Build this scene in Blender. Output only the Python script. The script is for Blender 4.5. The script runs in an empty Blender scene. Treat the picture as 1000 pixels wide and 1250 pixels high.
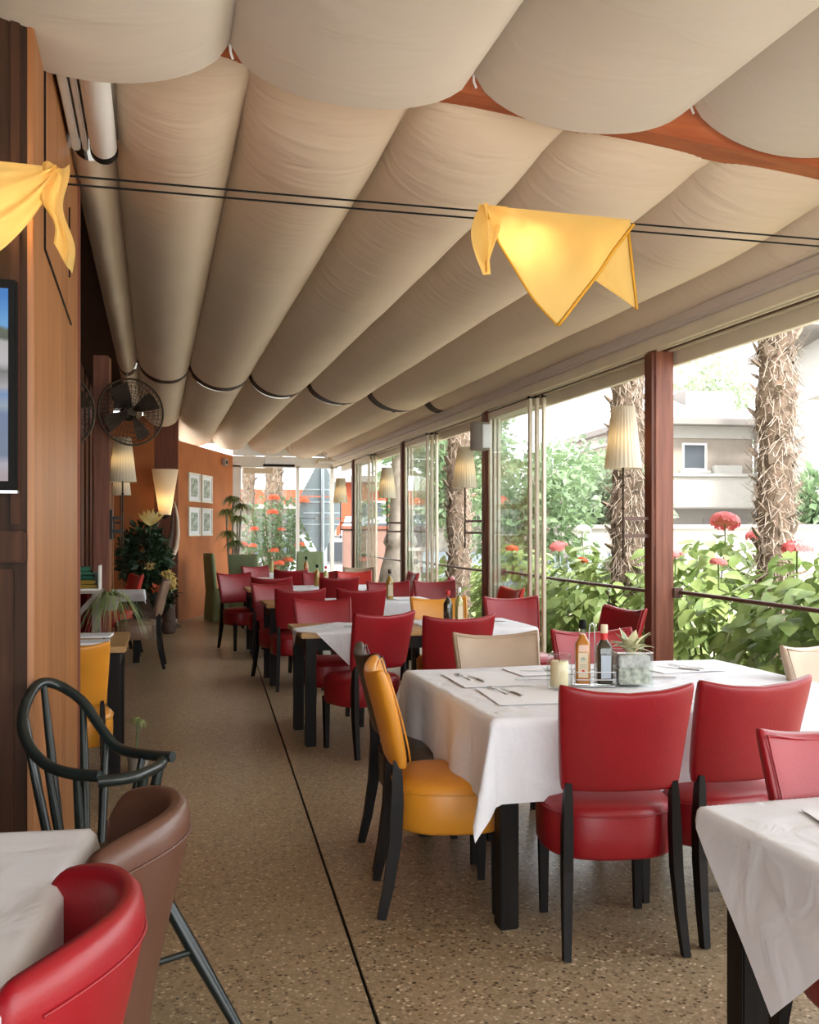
import bpy, bmesh, math, random
from mathutils import Vector, Matrix, Quaternion
R = math.radians
random.seed(7)
scene = bpy.context.scene
C = scene.collection

# ------------------------------------------------------------------ camera
EYE = 1.42
YAW = math.atan(310 / 1200)
cam_d = bpy.data.cameras.new('camera')
cam = bpy.data.objects.new('camera', cam_d)
C.objects.link(cam)
cam.location = (0, 0, EYE)
cam.rotation_euler = (R(90), 0, -YAW)
cam_d.sensor_fit = 'HORIZONTAL'
cam_d.sensor_width = 36
cam_d.lens = 36 * 1200 / 1000
cam_d.shift_y = 23 / 1000
cam_d.clip_start = 0.02
cam_d.clip_end = 300
scene.camera = cam

# ------------------------------------------------------------------ sky and exposure
world = bpy.data.worlds.new('overcast_sky')
scene.world = world
world.use_nodes = True
bg = world.node_tree.nodes['Background']
bg.inputs['Color'].default_value = (0.95, 0.98, 1.0, 1)
bg.inputs['Strength'].default_value = 2.7
sun_d = bpy.data.lights.new('hazy_sun', 'SUN')
sun_d.energy = 6.0
sun_d.angle = R(12)
sun_d.color = (1.0, 0.96, 0.90)
sun = bpy.data.objects.new('hazy_sun', sun_d)
C.objects.link(sun)
sun.rotation_euler = Vector((-0.02, 0.62, -0.80)).to_track_quat('-Z', 'Y').to_euler()
scene.cycles.transparent_max_bounces = 32
vs = scene.view_settings
vs.view_transform = 'Standard'
vs.look = 'None'
vs.gamma = 1
vs.use_curve_mapping = False
vs.exposure = 0.93

# ------------------------------------------------------------------ materials
M = {}
def new_mat(name):
    m = bpy.data.materials.new(name)
    m.use_nodes = True
    nt = m.node_tree
    return m, nt, nt.nodes, nt.links, nt.nodes['Principled BSDF']

def plain(name, col, rough=0.5, metal=0.0, spec=0.5, bump=0.0, bscale=60, var=0.0, vscale=4, coat=0.0, sheen=0.0):
    m, nt, N, L, b = new_mat(name)
    b.inputs['Roughness'].default_value = rough
    b.inputs['Metallic'].default_value = metal
    b.inputs['Specular IOR Level'].default_value = spec
    b.inputs['Coat Weight'].default_value = coat
    b.inputs['Coat Roughness'].default_value = 0.25
    b.inputs['Sheen Weight'].default_value = sheen
    b.inputs['Base Color'].default_value = (*col, 1)
    if var or bump:
        tc = N.new('ShaderNodeTexCoord')
    if var:
        n = N.new('ShaderNodeTexNoise'); n.inputs['Scale'].default_value = vscale; n.inputs['Detail'].default_value = 4
        L.new(tc.outputs['Object'], n.inputs['Vector'])
        r = N.new('ShaderNodeValToRGB')
        r.color_ramp.elements[0].position = 0.3; r.color_ramp.elements[1].position = 0.7
        r.color_ramp.elements[0].color = (*[c * (1 - var) for c in col], 1)
        r.color_ramp.elements[1].color = (*[min(1, c * (1 + var)) for c in col], 1)
        L.new(n.outputs['Fac'], r.inputs['Fac']); L.new(r.outputs['Color'], b.inputs['Base Color'])
    if bump:
        n2 = N.new('ShaderNodeTexNoise'); n2.inputs['Scale'].default_value = bscale; n2.inputs['Detail'].default_value = 3
        L.new(tc.outputs['Object'], n2.inputs['Vector'])
        bp = N.new('ShaderNodeBump'); bp.inputs['Strength'].default_value = bump; bp.inputs['Distance'].default_value = 0.01
        L.new(n2.outputs['Fac'], bp.inputs['Height']); L.new(bp.outputs['Normal'], b.inputs['Normal'])
    M[name] = m
    return m

def wood(name, c1, c2, rough=0.45, stretch=(14, 14, 1.0), scale=2.0, coat=0.0, spec=0.5):
    m, nt, N, L, b = new_mat(name)
    tc = N.new('ShaderNodeTexCoord')
    mp = N.new('ShaderNodeMapping'); mp.inputs['Scale'].default_value = stretch
    L.new(tc.outputs['Object'], mp.inputs['Vector'])
    n = N.new('ShaderNodeTexNoise'); n.inputs['Scale'].default_value = scale; n.inputs['Detail'].default_value = 7
    n.inputs['Distortion'].default_value = 0.6
    L.new(mp.outputs['Vector'], n.inputs['Vector'])
    r = N.new('ShaderNodeValToRGB')
    r.color_ramp.elements[0].position = 0.32; r.color_ramp.elements[1].position = 0.68
    r.color_ramp.elements[0].color = (*c1, 1); r.color_ramp.elements[1].color = (*c2, 1)
    L.new(n.outputs['Fac'], r.inputs['Fac']); L.new(r.outputs['Color'], b.inputs['Base Color'])
    b.inputs['Roughness'].default_value = rough
    b.inputs['Coat Weight'].default_value = coat
    b.inputs['Specular IOR Level'].default_value = spec
    bp = N.new('ShaderNodeBump'); bp.inputs['Strength'].default_value = 0.15; bp.inputs['Distance'].default_value = 0.005
    L.new(n.outputs['Fac'], bp.inputs['Height']); L.new(bp.outputs['Normal'], b.inputs['Normal'])
    M[name] = m
    return m

def cloth_mat(name, col, trans=0.3, tcol=None, rough=0.9, wr=0.0, wstretch=(3, 0.6, 3), wscale=3.0, var=0.0):
    """diffuse + translucent cloth"""
    m, nt, N, L, b = new_mat(name)
    N.remove(b)
    out = N['Material Output']
    d = N.new('ShaderNodeBsdfDiffuse'); t = N.new('ShaderNodeBsdfTranslucent'); mx = N.new('ShaderNodeMixShader')
    d.inputs['Color'].default_value = (*col, 1); t.inputs['Color'].default_value = (*(tcol or col), 1)
    mx.inputs['Fac'].default_value = trans
    L.new(d.outputs[0], mx.inputs[1]); L.new(t.outputs[0], mx.inputs[2]); L.new(mx.outputs[0], out.inputs['Surface'])
    tc = N.new('ShaderNodeTexCoord')
    if wr:
        mp = N.new('ShaderNodeMapping'); mp.inputs['Scale'].default_value = wstretch
        L.new(tc.outputs['Object'], mp.inputs['Vector'])
        n = N.new('ShaderNodeTexNoise'); n.inputs['Scale'].default_value = wscale; n.inputs['Detail'].default_value = 3
        n.inputs['Distortion'].default_value = 0.8
        L.new(mp.outputs['Vector'], n.inputs['Vector'])
        bp = N.new('ShaderNodeBump'); bp.inputs['Strength'].default_value = wr; bp.inputs['Distance'].default_value = 0.03
        L.new(n.outputs['Fac'], bp.inputs['Height'])
        L.new(bp.outputs['Normal'], d.inputs['Normal']); L.new(bp.outputs['Normal'], t.inputs['Normal'])
    if var:
        n2 = N.new('ShaderNodeTexNoise'); n2.inputs['Scale'].default_value = 1.6; n2.inputs['Detail'].default_value = 5
        L.new(tc.outputs['Object'], n2.inputs['Vector'])
        r = N.new('ShaderNodeValToRGB')
        r.color_ramp.elements[0].color = (*[c * (1 - var) for c in col], 1); r.color_ramp.elements[1].color = (*[min(1, c * (1 + var)) for c in col], 1)
        L.new(n2.outputs['Fac'], r.inputs['Fac']); L.new(r.outputs['Color'], d.inputs['Color'])
    M[name] = m
    return m

def leaf_mat(name, c1, c2, trans=0.35):
    m, nt, N, L, b = new_mat(name)
    out = N['Material Output']
    oi = N.new('ShaderNodeObjectInfo'); tc = N.new('ShaderNodeTexCoord')
    n = N.new('ShaderNodeTexNoise'); n.inputs['Scale'].default_value = 9
    L.new(tc.outputs['Object'], n.inputs['Vector'])
    ad = N.new('ShaderNodeMath'); ad.operation = 'MULTIPLY_ADD'; ad.inputs[1].default_value = 0.45
    L.new(oi.outputs['Random'], ad.inputs[0]); L.new(n.outputs['Fac'], ad.inputs[2])
    r = N.new('ShaderNodeValToRGB')
    r.color_ramp.elements[0].position = 0.35; r.color_ramp.elements[1].position = 0.95
    r.color_ramp.elements[0].color = (*c1, 1); r.color_ramp.elements[1].color = (*c2, 1)
    L.new(ad.outputs[0], r.inputs['Fac'])
    L.new(r.outputs['Color'], b.inputs['Base Color']); b.inputs['Roughness'].default_value = 0.45
    t = N.new('ShaderNodeBsdfTranslucent'); L.new(r.outputs['Color'], t.inputs['Color'])
    mx = N.new('ShaderNodeMixShader'); mx.inputs['Fac'].default_value = trans
    L.new(b.outputs[0], mx.inputs[1]); L.new(t.outputs[0], mx.inputs[2]); L.new(mx.outputs[0], out.inputs['Surface'])
    M[name] = m
    return m

def glass_mat(name, tint=(1, 1, 1), refl=0.5):
    """thin pane: clear transparency plus fresnel reflection"""
    m, nt, N, L, b = new_mat(name)
    N.remove(b)
    out = N['Material Output']
    tr = N.new('ShaderNodeBsdfTransparent'); tr.inputs['Color'].default_value = (*tint, 1)
    gl = N.new('ShaderNodeBsdfGlossy'); gl.inputs['Roughness'].default_value = 0.01
    fr = N.new('ShaderNodeLayerWeight'); fr.inputs['Blend'].default_value = 0.5
    pw = N.new('ShaderNodeMath'); pw.operation = 'POWER'; pw.inputs[1].default_value = 4
    mul = N.new('ShaderNodeMath'); mul.operation = 'MULTIPLY_ADD'; mul.inputs[1].default_value = refl * 0.9; mul.inputs[2].default_value = 0.04 * refl
    mx = N.new('ShaderNodeMixShader')
    L.new(fr.outputs['Facing'], pw.inputs[0]); L.new(pw.outputs[0], mul.inputs[0]); L.new(mul.outputs[0], mx.inputs['Fac'])
    L.new(tr.outputs[0], mx.inputs[1]); L.new(gl.outputs[0], mx.inputs[2]); L.new(mx.outputs[0], out.inputs['Surface'])
    M[name] = m
    return m

def emit_mat(name, col, strength):
    m, nt, N, L, b = new_mat(name)
    b.inputs['Base Color'].default_value = (*col, 1)
    b.inputs['Emission Color'].default_value = (*col, 1)
    b.inputs['Emission Strength'].default_value = strength
    M[name] = m
    return m

# leathers
LE = dict(rough=0.36, bump=0.06, bscale=140, var=0.10, vscale=5)
plain('red_leather', (0.27, 0.006, 0.012), **LE)
plain('orange_red_leather', (0.52, 0.03, 0.02), **LE)
plain('yellow_leather', (0.62, 0.25, 0.02), **LE)
plain('beige_leather', (0.38, 0.275, 0.19), **LE)
plain('taupe_leather', (0.27, 0.17, 0.115), **LE)
plain('brown_leather', (0.105, 0.045, 0.028), **LE)
plain('dark_brown_leather', (0.035, 0.02, 0.014), **LE)
wood('black_wood', (0.004, 0.0035, 0.003), (0.010, 0.007, 0.006), rough=0.5, spec=0.22)
plain('black_green_paint', (0.010, 0.016, 0.015), rough=0.28, var=0.25, vscale=12)
wood('oak', (0.36, 0.19, 0.06), (0.52, 0.31, 0.12), rough=0.4, stretch=(2, 16, 16))
wood('cherry_panel', (0.26, 0.095, 0.026), (0.40, 0.175, 0.062), rough=0.42, stretch=(5, 5, 0.5), scale=1.5)
wood('dark_panel', (0.022, 0.010, 0.005), (0.05, 0.021, 0.010), rough=0.6, spec=0.2)
wood('red_brown_panel', (0.095, 0.022, 0.009), (0.16, 0.042, 0.016), rough=0.5)
wood('post_wood', (0.15, 0.042, 0.022), (0.25, 0.085, 0.048), rough=0.55)
wood('beam_wood', (0.30, 0.065, 0.016), (0.42, 0.11, 0.03), rough=0.5, stretch=(1, 12, 12))
wood('seat_wood', (0.05, 0.03, 0.018), (0.09, 0.055, 0.03), rough=0.4)
wood('dark_moulding', (0.035, 0.014, 0.007), (0.07, 0.028, 0.013), rough=0.6, spec=0.2)
plain('orange_plaster', (0.40, 0.125, 0.033), rough=0.8, var=0.12, vscale=2.5, bump=0.1, bscale=40)
plain('cream_frame', (0.78, 0.71, 0.57), rough=0.45, var=0.05)
plain('white_paint', (0.75, 0.74, 0.70), rough=0.5, var=0.04)
plain('lilac_trim', (0.64, 0.57, 0.53), rough=0.5)
plain('black_rubber', (0.007, 0.007, 0.007), rough=0.7, spec=0.15)
plain('black_metal', (0.012, 0.011, 0.010), rough=0.4, metal=0.3)
plain('dark_bronze', (0.06, 0.04, 0.025), rough=0.6, metal=0.6)
plain('rail_metal', (0.11, 0.055, 0.04), rough=0.45, metal=0.2)
plain('steel', (0.62, 0.63, 0.65), rough=0.35, metal=0.75)
plain('grey_plastic', (0.32, 0.29, 0.26), rough=0.5)
plain('white_plastic', (0.8, 0.8, 0.8), rough=0.35)
plain('paper', (0.80, 0.81, 0.85), rough=0.85)
plain('kraft_paper', (0.48, 0.34, 0.24), rough=0.9, var=0.15, vscale=20)
cloth_mat('white_linen', (0.86, 0.87, 0.92), 0.16, wr=0.4, wstretch=(2, 2, 2), wscale=3.5)
cloth_mat('ceiling_fabric', (0.69, 0.578, 0.46), 0.06, tcol=(0.62, 0.52, 0.40), wr=0.35, wstretch=(1.0, 5.0, 1.0), wscale=1.8, var=0.06)
cloth_mat('front_fabric', (0.62, 0.565, 0.51), 0.06, tcol=(0.66, 0.60, 0.54), wr=0.3, wstretch=(1.2, 3.0, 1.0), wscale=1.6, var=0.05)
cloth_mat('yellow_voile', (0.92, 0.62, 0.20), 0.5, tcol=(0.98, 0.72, 0.28), wr=0.2, wstretch=(3, 3, 3))
cloth_mat('yellow_hem', (0.72, 0.38, 0.05), 0.25)
cloth_mat('green_cover', (0.31, 0.38, 0.22), 0.12, wr=0.4, wstretch=(3, 3, 1), var=0.12)
cloth_mat('lamp_shade_cream', (0.90, 0.85, 0.74), 0.5, tcol=(0.95, 0.87, 0.70))
cloth_mat('burgundy_curtain', (0.13, 0.012, 0.018), 0.1)
# outside
leaf_mat('hydrangea_leaf', (0.12, 0.20, 0.05), (0.34, 0.43, 0.15))
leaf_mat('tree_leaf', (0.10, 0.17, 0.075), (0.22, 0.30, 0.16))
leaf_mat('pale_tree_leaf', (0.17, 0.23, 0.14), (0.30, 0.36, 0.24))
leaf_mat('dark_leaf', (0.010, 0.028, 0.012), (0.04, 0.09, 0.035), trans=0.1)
leaf_mat('spider_leaf', (0.20, 0.28, 0.09), (0.50, 0.55, 0.26))
leaf_mat('dracaena_leaf', (0.07, 0.13, 0.035), (0.22, 0.28, 0.09), trans=0.2)
leaf_mat('pink_petal', (0.72, 0.16, 0.18), (0.90, 0.38, 0.36), trans=0.3)
leaf_mat('orange_petal', (0.82, 0.10, 0.04), (0.95, 0.26, 0.12), trans=0.3)
leaf_mat('white_petal', (0.72, 0.74, 0.70), (0.85, 0.86, 0.82), trans=0.3)
leaf_mat('yellow_petal', (0.72, 0.50, 0.12), (0.86, 0.70, 0.30), trans=0.2)
plain('palm_bark', (0.15, 0.105, 0.075), rough=0.95, var=0.45, vscale=14, bump=0.6, bscale=30)
plain('palm_boot', (0.26, 0.20, 0.155), rough=0.95, var=0.35, vscale=10)
plain('palm_fibre', (0.33, 0.27, 0.22), rough=1.0, var=0.3, vscale=20)
plain('grey_bark', (0.30, 0.26, 0.22), rough=0.95, var=0.3, vscale=6, bump=0.6, bscale=14)
plain('stem_green', (0.12, 0.16, 0.06), rough=0.7)
plain('house_white', (0.38, 0.36, 0.33), rough=0.85, var=0.04)
plain('house_beige', (0.27, 0.23, 0.19), rough=0.85, var=0.06)
plain('house_grey', (0.23, 0.21, 0.195), rough=0.85, var=0.05)
plain('roof_slab', (0.20, 0.18, 0.165), rough=0.8)
plain('dark_window', (0.06, 0.07, 0.08), rough=0.1)
plain('garden_soil', (0.30, 0.25, 0.18), rough=1.0, var=0.4, vscale=3)
plain('asphalt', (0.66, 0.64, 0.60), rough=0.95, var=0.1)
plain('sign_back', (0.24, 0.29, 0.32), rough=0.5, metal=0.2)
plain('galvanised', (0.45, 0.50, 0.55), rough=0.4, metal=0.5)
plain('orange_render', (0.30, 0.055, 0.02), rough=0.8)
plain('pink_render', (0.20, 0.115, 0.09), rough=0.85, var=0.1)
plain('vehicle_white', (0.45, 0.46, 0.48), rough=0.25, coat=0.5)
plain('tyre', (0.02, 0.02, 0.02), rough=0.9)
plain('blue_grey_panel', (0.30, 0.36, 0.42), rough=0.5)
cloth_mat('roof_sheet', (0.40, 0.40, 0.38), 0.55, tcol=(0.50, 0.49, 0.46))
# glassware
glass_mat('pane_glass', (0.97, 0.985, 0.98), 0.5)
glass_mat('table_glass', (0.92, 0.955, 0.945), 1.0)
plain('olive_oil', (0.45, 0.24, 0.03), rough=0.12, coat=0.6)
plain('amber_oil', (0.52, 0.18, 0.02), rough=0.10, coat=0.6)
plain('dark_vinegar', (0.028, 0.016, 0.006), rough=0.08, coat=0.6)
plain('pale_oil', (0.50, 0.42, 0.14), rough=0.12, coat=0.6)
plain('label_cream', (0.66, 0.56, 0.40), rough=0.7)
plain('label_blue', (0.42, 0.48, 0.56), rough=0.7)
plain('red_plastic', (0.55, 0.02, 0.02), rough=0.35)
plain('candle_wax', (0.74, 0.62, 0.40), rough=0.55)
plain('pale_gravel', (0.52, 0.52, 0.50), rough=0.8, var=0.3, vscale=60)
plain('pebble_fill', (0.46, 0.48, 0.42), rough=0.8, var=0.5, vscale=50)
plain('succulent_green', (0.19, 0.26, 0.13), rough=0.5)
plain('succulent_cream', (0.66, 0.62, 0.38), rough=0.5)
plain('horn', (0.72, 0.56, 0.42), rough=0.4)
plain('driftwood', (0.13, 0.09, 0.07), rough=0.9, var=0.3, vscale=15)
plain('green_napkin', (0.03, 0.14, 0.08), rough=0.9)
plain('print_grey', (0.36, 0.42, 0.36), rough=0.6, var=0.7, vscale=14)
plain('frame_white', (0.78, 0.74, 0.66), rough=0.5)
emit_mat('bulb_warm', (1.0, 0.78, 0.45), 6)

def terrazzo():
    m, nt, N, L, b = new_mat('terrazzo')
    tc = N.new('ShaderNodeTexCoord')
    v = N.new('ShaderNodeTexVoronoi'); v.inputs['Scale'].default_value = 80; v.inputs['Randomness'].default_value = 1
    L.new(tc.outputs['Object'], v.inputs['Vector'])
    sep = N.new('ShaderNodeSeparateColor'); L.new(v.outputs['Color'], sep.inputs['Color'])
    r = N.new('ShaderNodeValToRGB'); r.color_ramp.interpolation = 'CONSTANT'
    cols = [(0.0, (0.15, 0.105, 0.062)), (0.10, (0.37, 0.285, 0.18)), (0.34, (0.29, 0.215, 0.13)), (0.52, (0.44, 0.345, 0.225)),
            (0.72, (0.33, 0.25, 0.155)), (0.87, (0.64, 0.54, 0.39)), (0.95, (0.07, 0.05, 0.033))]
    e = r.color_ramp.elements
    e[0].position = 0; e[0].color = (*cols[0][1], 1); e[1].position = cols[1][0]; e[1].color = (*cols[1][1], 1)
    for p, c in cols[2:]:
        x = e.new(p); x.color = (*c, 1)
    L.new(sep.outputs['Red'], r.inputs['Fac'])
    # cement matrix between the chips
    v2 = N.new('ShaderNodeTexVoronoi'); v2.feature = 'DISTANCE_TO_EDGE'; v2.inputs['Scale'].default_value = 80
    L.new(tc.outputs['Object'], v2.inputs['Vector'])
    mr = N.new('ShaderNodeMapRange'); mr.inputs['From Min'].default_value = 0.05; mr.inputs['From Max'].default_value = 0.16
    L.new(v2.outputs['Distance'], mr.inputs['Value'])
    mx = N.new('ShaderNodeMix'); mx.data_type = 'RGBA'
    mx.inputs[6].default_value = (0.33, 0.25, 0.155, 1)
    L.new(mr.outputs['Result'], mx.inputs[0]); L.new(r.outputs['Color'], mx.inputs[7])
    n = N.new('ShaderNodeTexNoise'); n.inputs['Scale'].default_value = 1.1; n.inputs['Detail'].default_value = 5
    L.new(tc.outputs['Object'], n.inputs['Vector'])
    r2 = N.new('ShaderNodeValToRGB'); r2.color_ramp.elements[0].color = (0.78, 0.76, 0.74, 1); r2.color_ramp.elements[1].color = (1.1, 1.1, 1.1, 1)
    L.new(n.outputs['Fac'], r2.inputs['Fac'])
    mu = N.new('ShaderNodeMix'); mu.data_type = 'RGBA'; mu.blend_type = 'MULTIPLY'; mu.inputs[0].default_value = 1
    L.new(mx.outputs[2], mu.inputs[6]); L.new(r2.outputs['Color'], mu.inputs[7])
    L.new(mu.outputs[2], b.inputs['Base Color'])
    rr = N.new('ShaderNodeMapRange'); rr.inputs['To Min'].default_value = 0.22; rr.inputs['To Max'].default_value = 0.42
    L.new(n.outputs['Fac'], rr.inputs['Value']); L.new(rr.outputs['Result'], b.inputs['Roughness'])
    M['terrazzo'] = m
terrazzo()

def screen_mat():
    m, nt, N, L, b = new_mat('screen_picture')
    tc = N.new('ShaderNodeTexCoord'); sp = N.new('ShaderNodeSeparateXYZ')
    L.new(tc.outputs['Generated'], sp.inputs[0])
    n = N.new('ShaderNodeTexNoise'); n.inputs['Scale'].default_value = 7; n.inputs['Detail'].default_value = 5
    L.new(tc.outputs['Generated'], n.inputs['Vector'])
    ma = N.new('ShaderNodeMath'); ma.operation = 'MULTIPLY_ADD'; ma.inputs[1].default_value = 0.10
    L.new(n.outputs['Fac'], ma.inputs[0]); L.new(sp.outputs['Z'], ma.inputs[2])
    r = N.new('ShaderNodeValToRGB'); e = r.color_ramp.elements
    stops = [(0.0, (0.25, 0.12, 0.12)), (0.13, (0.30, 0.27, 0.33)), (0.18, (0.02, 0.06, 0.16)), (0.40, (0.02, 0.07, 0.22)), (0.44, (0.18, 0.24, 0.32)),
             (0.50, (0.05, 0.16, 0.40)), (0.55, (0.30, 0.27, 0.28)), (0.62, (0.06, 0.07, 0.06)), (0.66, (0.45, 0.42, 0.44)), (0.77, (0.42, 0.40, 0.40)),
             (0.79, (0.03, 0.05, 0.02)), (0.84, (0.06, 0.08, 0.03)), (0.86, (0.10, 0.36, 0.72)), (1.0, (0.02, 0.20, 0.60))]
    e[0].position = 0; e[0].color = (*stops[0][1], 1); e[1].position = 1; e[1].color = (*stops[-1][1], 1)
    for p, c in stops[1:-1]:
        x = e.new(p); x.color = (*c, 1)
    L.new(ma.outputs[0], r.inputs['Fac'])
    L.new(r.outputs['Color'], b.inputs['Emission Color']); b.inputs['Emission Strength'].default_value = 0.42
    b.inputs['Base Color'].default_value = (0.01, 0.01, 0.01, 1); b.inputs['Roughness'].default_value = 0.2
    M['screen_picture'] = m
screen_mat()

# ------------------------------------------------------------------ mesh helpers
class MB:
    """collects raw geometry, then links it as ONE mesh object"""
    def __init__(s): s.v = []; s.f = []
    def add(s, v, f):
        o = len(s.v); s.v += [tuple(p) for p in v]; s.f += [tuple(i + o for i in q) for q in f]
        return s
    def box(s, lo, hi, bev=0.0, mat=None):
        bm = bmesh.new(); bmesh.ops.create_cube(bm, size=1)
        c = [(lo[i] + hi[i]) / 2 for i in range(3)]; d = [abs(hi[i] - lo[i]) for i in range(3)]
        for v in bm.verts: v.co = Vector((v.co.x * d[0], v.co.y * d[1], v.co.z * d[2]))
        if bev: bmesh.ops.bevel(bm, geom=bm.edges[:], offset=min(bev, min(d) * 0.45), segments=2, affect='EDGES')
        for v in bm.verts:
            if mat: v.co = mat @ v.co
            v.co += Vector(c)
        bm.verts.ensure_lookup_table()
        s.add([v.co[:] for v in bm.verts], [[v.index for v in f.verts] for f in bm.faces]); bm.free()
        return s
    def sweep(s, pts, rad, seg=8, closed=False, rect=None, phase=0.0, cap=True, up=None):
        P = [Vector(p) for p in pts]; n = len(P)
        rad = rad if isinstance(rad, (list, tuple)) else [rad] * n
        T = []
        for i in range(n):
            a = P[(i - 1) % n] if (closed or i > 0) else P[i]; b = P[(i + 1) % n] if (closed or i < n - 1) else P[i]
            t = (b - a); T.append(t.normalized() if t.length > 1e-9 else Vector((0, 0, 1)))
        nr = Vector(up) if up else (Vector((1, 0, 0)) if abs(T[0].x) < 0.8 else Vector((0, 1, 0)))
        o = len(s.v); rings = []
        for i in range(n):
            nr = (nr - T[i] * nr.dot(T[i])).normalized(); bi = T[i].cross(nr)
            ring = []
            for k in range(seg):
                a = 2 * math.pi * k / seg + phase
                ca, sa = math.cos(a), math.sin(a)
                if rect: ca *= rect[0]; sa *= rect[1]
                p = P[i] + (nr * ca + bi * sa) * rad[i]
                ring.append(len(s.v)); s.v.append(p[:])
            rings.append(ring)
        m = n if closed else n - 1
        for i in range(m):
            a, b = rings[i], rings[(i + 1) % n]
            for k in range(seg):
                s.f.append((a[k], a[(k + 1) % seg], b[(k + 1) % seg], b[k]))
        if cap and not closed:
            s.f.append(tuple(reversed(rings[0]))); s.f.append(tuple(rings[-1]))
        return s
    def lathe(s, prof, seg=24, c=(0, 0, 0), sx=1, sy=1, caps=True):
        rings = []
        for r, z in prof:
            ring = []
            for k in range(seg):
                a = 2 * math.pi * k / seg
                ring.append(len(s.v)); s.v.append((c[0] + r * sx * math.cos(a), c[1] + r * sy * math.sin(a), c[2] + z))
            rings.append(ring)
        for a, b in zip(rings, rings[1:]):
            for k in range(seg): s.f.append((a[k], a[(k + 1) % seg], b[(k + 1) % seg], b[k]))
        if caps:
            s.f.append(tuple(reversed(rings[0]))); s.f.append(tuple(rings[-1]))
        return s
    def loft(s, rings, cap=True):
        idx = []
        for r in rings:
            idx.append(list(range(len(s.v), len(s.v) + len(r)))); s.v += [tuple(p) for p in r]
        for a, b in zip(idx, idx[1:]):
            n = len(a)
            for k in range(n): s.f.append((a[k], a[(k + 1) % n], b[(k + 1) % n], b[k]))
        if cap:
            s.f.append(tuple(reversed(idx[0]))); s.f.append(tuple(idx[-1]))
        return s
    def grid(s, fn, nu, nv):
        o = len(s.v)
        for j in range(nv + 1):
            for i in range(nu + 1): s.v.append(tuple(fn(i / nu, j / nv)))
        for j in range(nv):
            for i in range(nu):
                a = o + j * (nu + 1) + i; s.f.append((a, a + 1, a + nu + 2, a + nu + 1))
        return s
    def mesh(s, name, mat, smooth=None):
        me = bpy.data.meshes.new(name); me.from_pydata(s.v, [], s.f); me.update()
        if mat: me.materials.append(M[mat])
        if smooth is not None:
            me.polygons.foreach_set('use_smooth', [True] * len(me.polygons))
            if smooth < 180:
                me.set_sharp_from_angle(angle=R(smooth))
        return me
    def build(s, name, mat, parent=None, smooth=None, loc=None, rot=None):
        return place(name, s.mesh(name, mat, smooth), parent, loc, rot)

def place(name, me, parent=None, loc=None, rot=None):
    o = bpy.data.objects.new(name, me); C.objects.link(o)
    if parent: o.parent = parent
    if loc: o.location = loc
    if rot: o.rotation_euler = rot
    return o

def tag(o, label, cat=None, group=None, kind=None):
    o['label'] = label
    if cat: o['category'] = cat
    if group: o['group'] = group
    if kind: o['kind'] = kind
    return o

def thing(name, label, cat, loc=(0, 0, 0), rz=0, group=None, kind=None):
    o = bpy.data.objects.new(name, None); C.objects.link(o)
    o.empty_display_size = 0.1
    o.location = loc; o.rotation_euler = (0, 0, rz)
    return tag(o, label, cat, group, kind)

def dup(o, parent=None):
    c = o.copy(); C.objects.link(c)
    if parent: c.parent = parent
    for ch in o.children: dup(ch, c)
    return c

def superring(w, d, z, n=2.6, seg=32, cx=0, cy=0, yfn=None):
    out = []
    for k in range(seg):
        a = 2 * math.pi * k / seg; ca, sa = math.cos(a), math.sin(a)
        x = w * math.copysign(abs(ca) ** (2 / n), ca); y = d * math.copysign(abs(sa) ** (2 / n), sa)
        out.append((cx + x, cy + y, z))
    return out

# ================================================================== THE SETTING
W = 3.30           # window line
YB = 18.7          # far end
def st(o, label): return tag(o, label, kind='structure')

# ---- floor: terrazzo slabs with open joints over a dark bed
fl = st(MB().box((-2.6, -3.0, -0.12), (3.75, 19.2, -0.012)).build('floor', 'black_rubber'), 'speckled brown terrazzo floor of the dining room')
def jx(y): return 0.47 + 0.0545 * y
G = 0.006
for y0, y1 in ((-3.0, 4.42), (4.42, 11.0), (11.0, 19.2)):
    for side in (0, 1):
        a, b = y0 + (0.0012 if y0 > -3 else 0), y1 - 0.0012
        q = [(-2.6, a), (jx(a) - G, a), (jx(b) - G, b), (-2.6, b)] if side == 0 else [(jx(a) + G, a), (3.75, a), (3.75, b), (jx(b) + G, b)]
        MB().loft([[(x, y, -0.03) for x, y in q], [(x, y, 0.0) for x, y in q]]).build('floor_slab', 'terrazzo', fl)

# ---- window posts
PY = [2.56, 6.07, 9.58, 13.09, 16.60]
for i, y in enumerate(PY):
    m = MB().box((W, y, 0), (W + 0.14, y + 0.13, 2.654), 0.006)
    o = st(m.build('trim_%d' % (i + 1), 'post_wood'), 'reddish brown timber post of the window front, number %d from the camera' % (i + 1))
    MB().box((W - 0.022, y + 0.012, 0.0), (W, y + 0.115, 2.64), 0.003).build('cover_strip', 'red_brown_panel', o)

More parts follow.
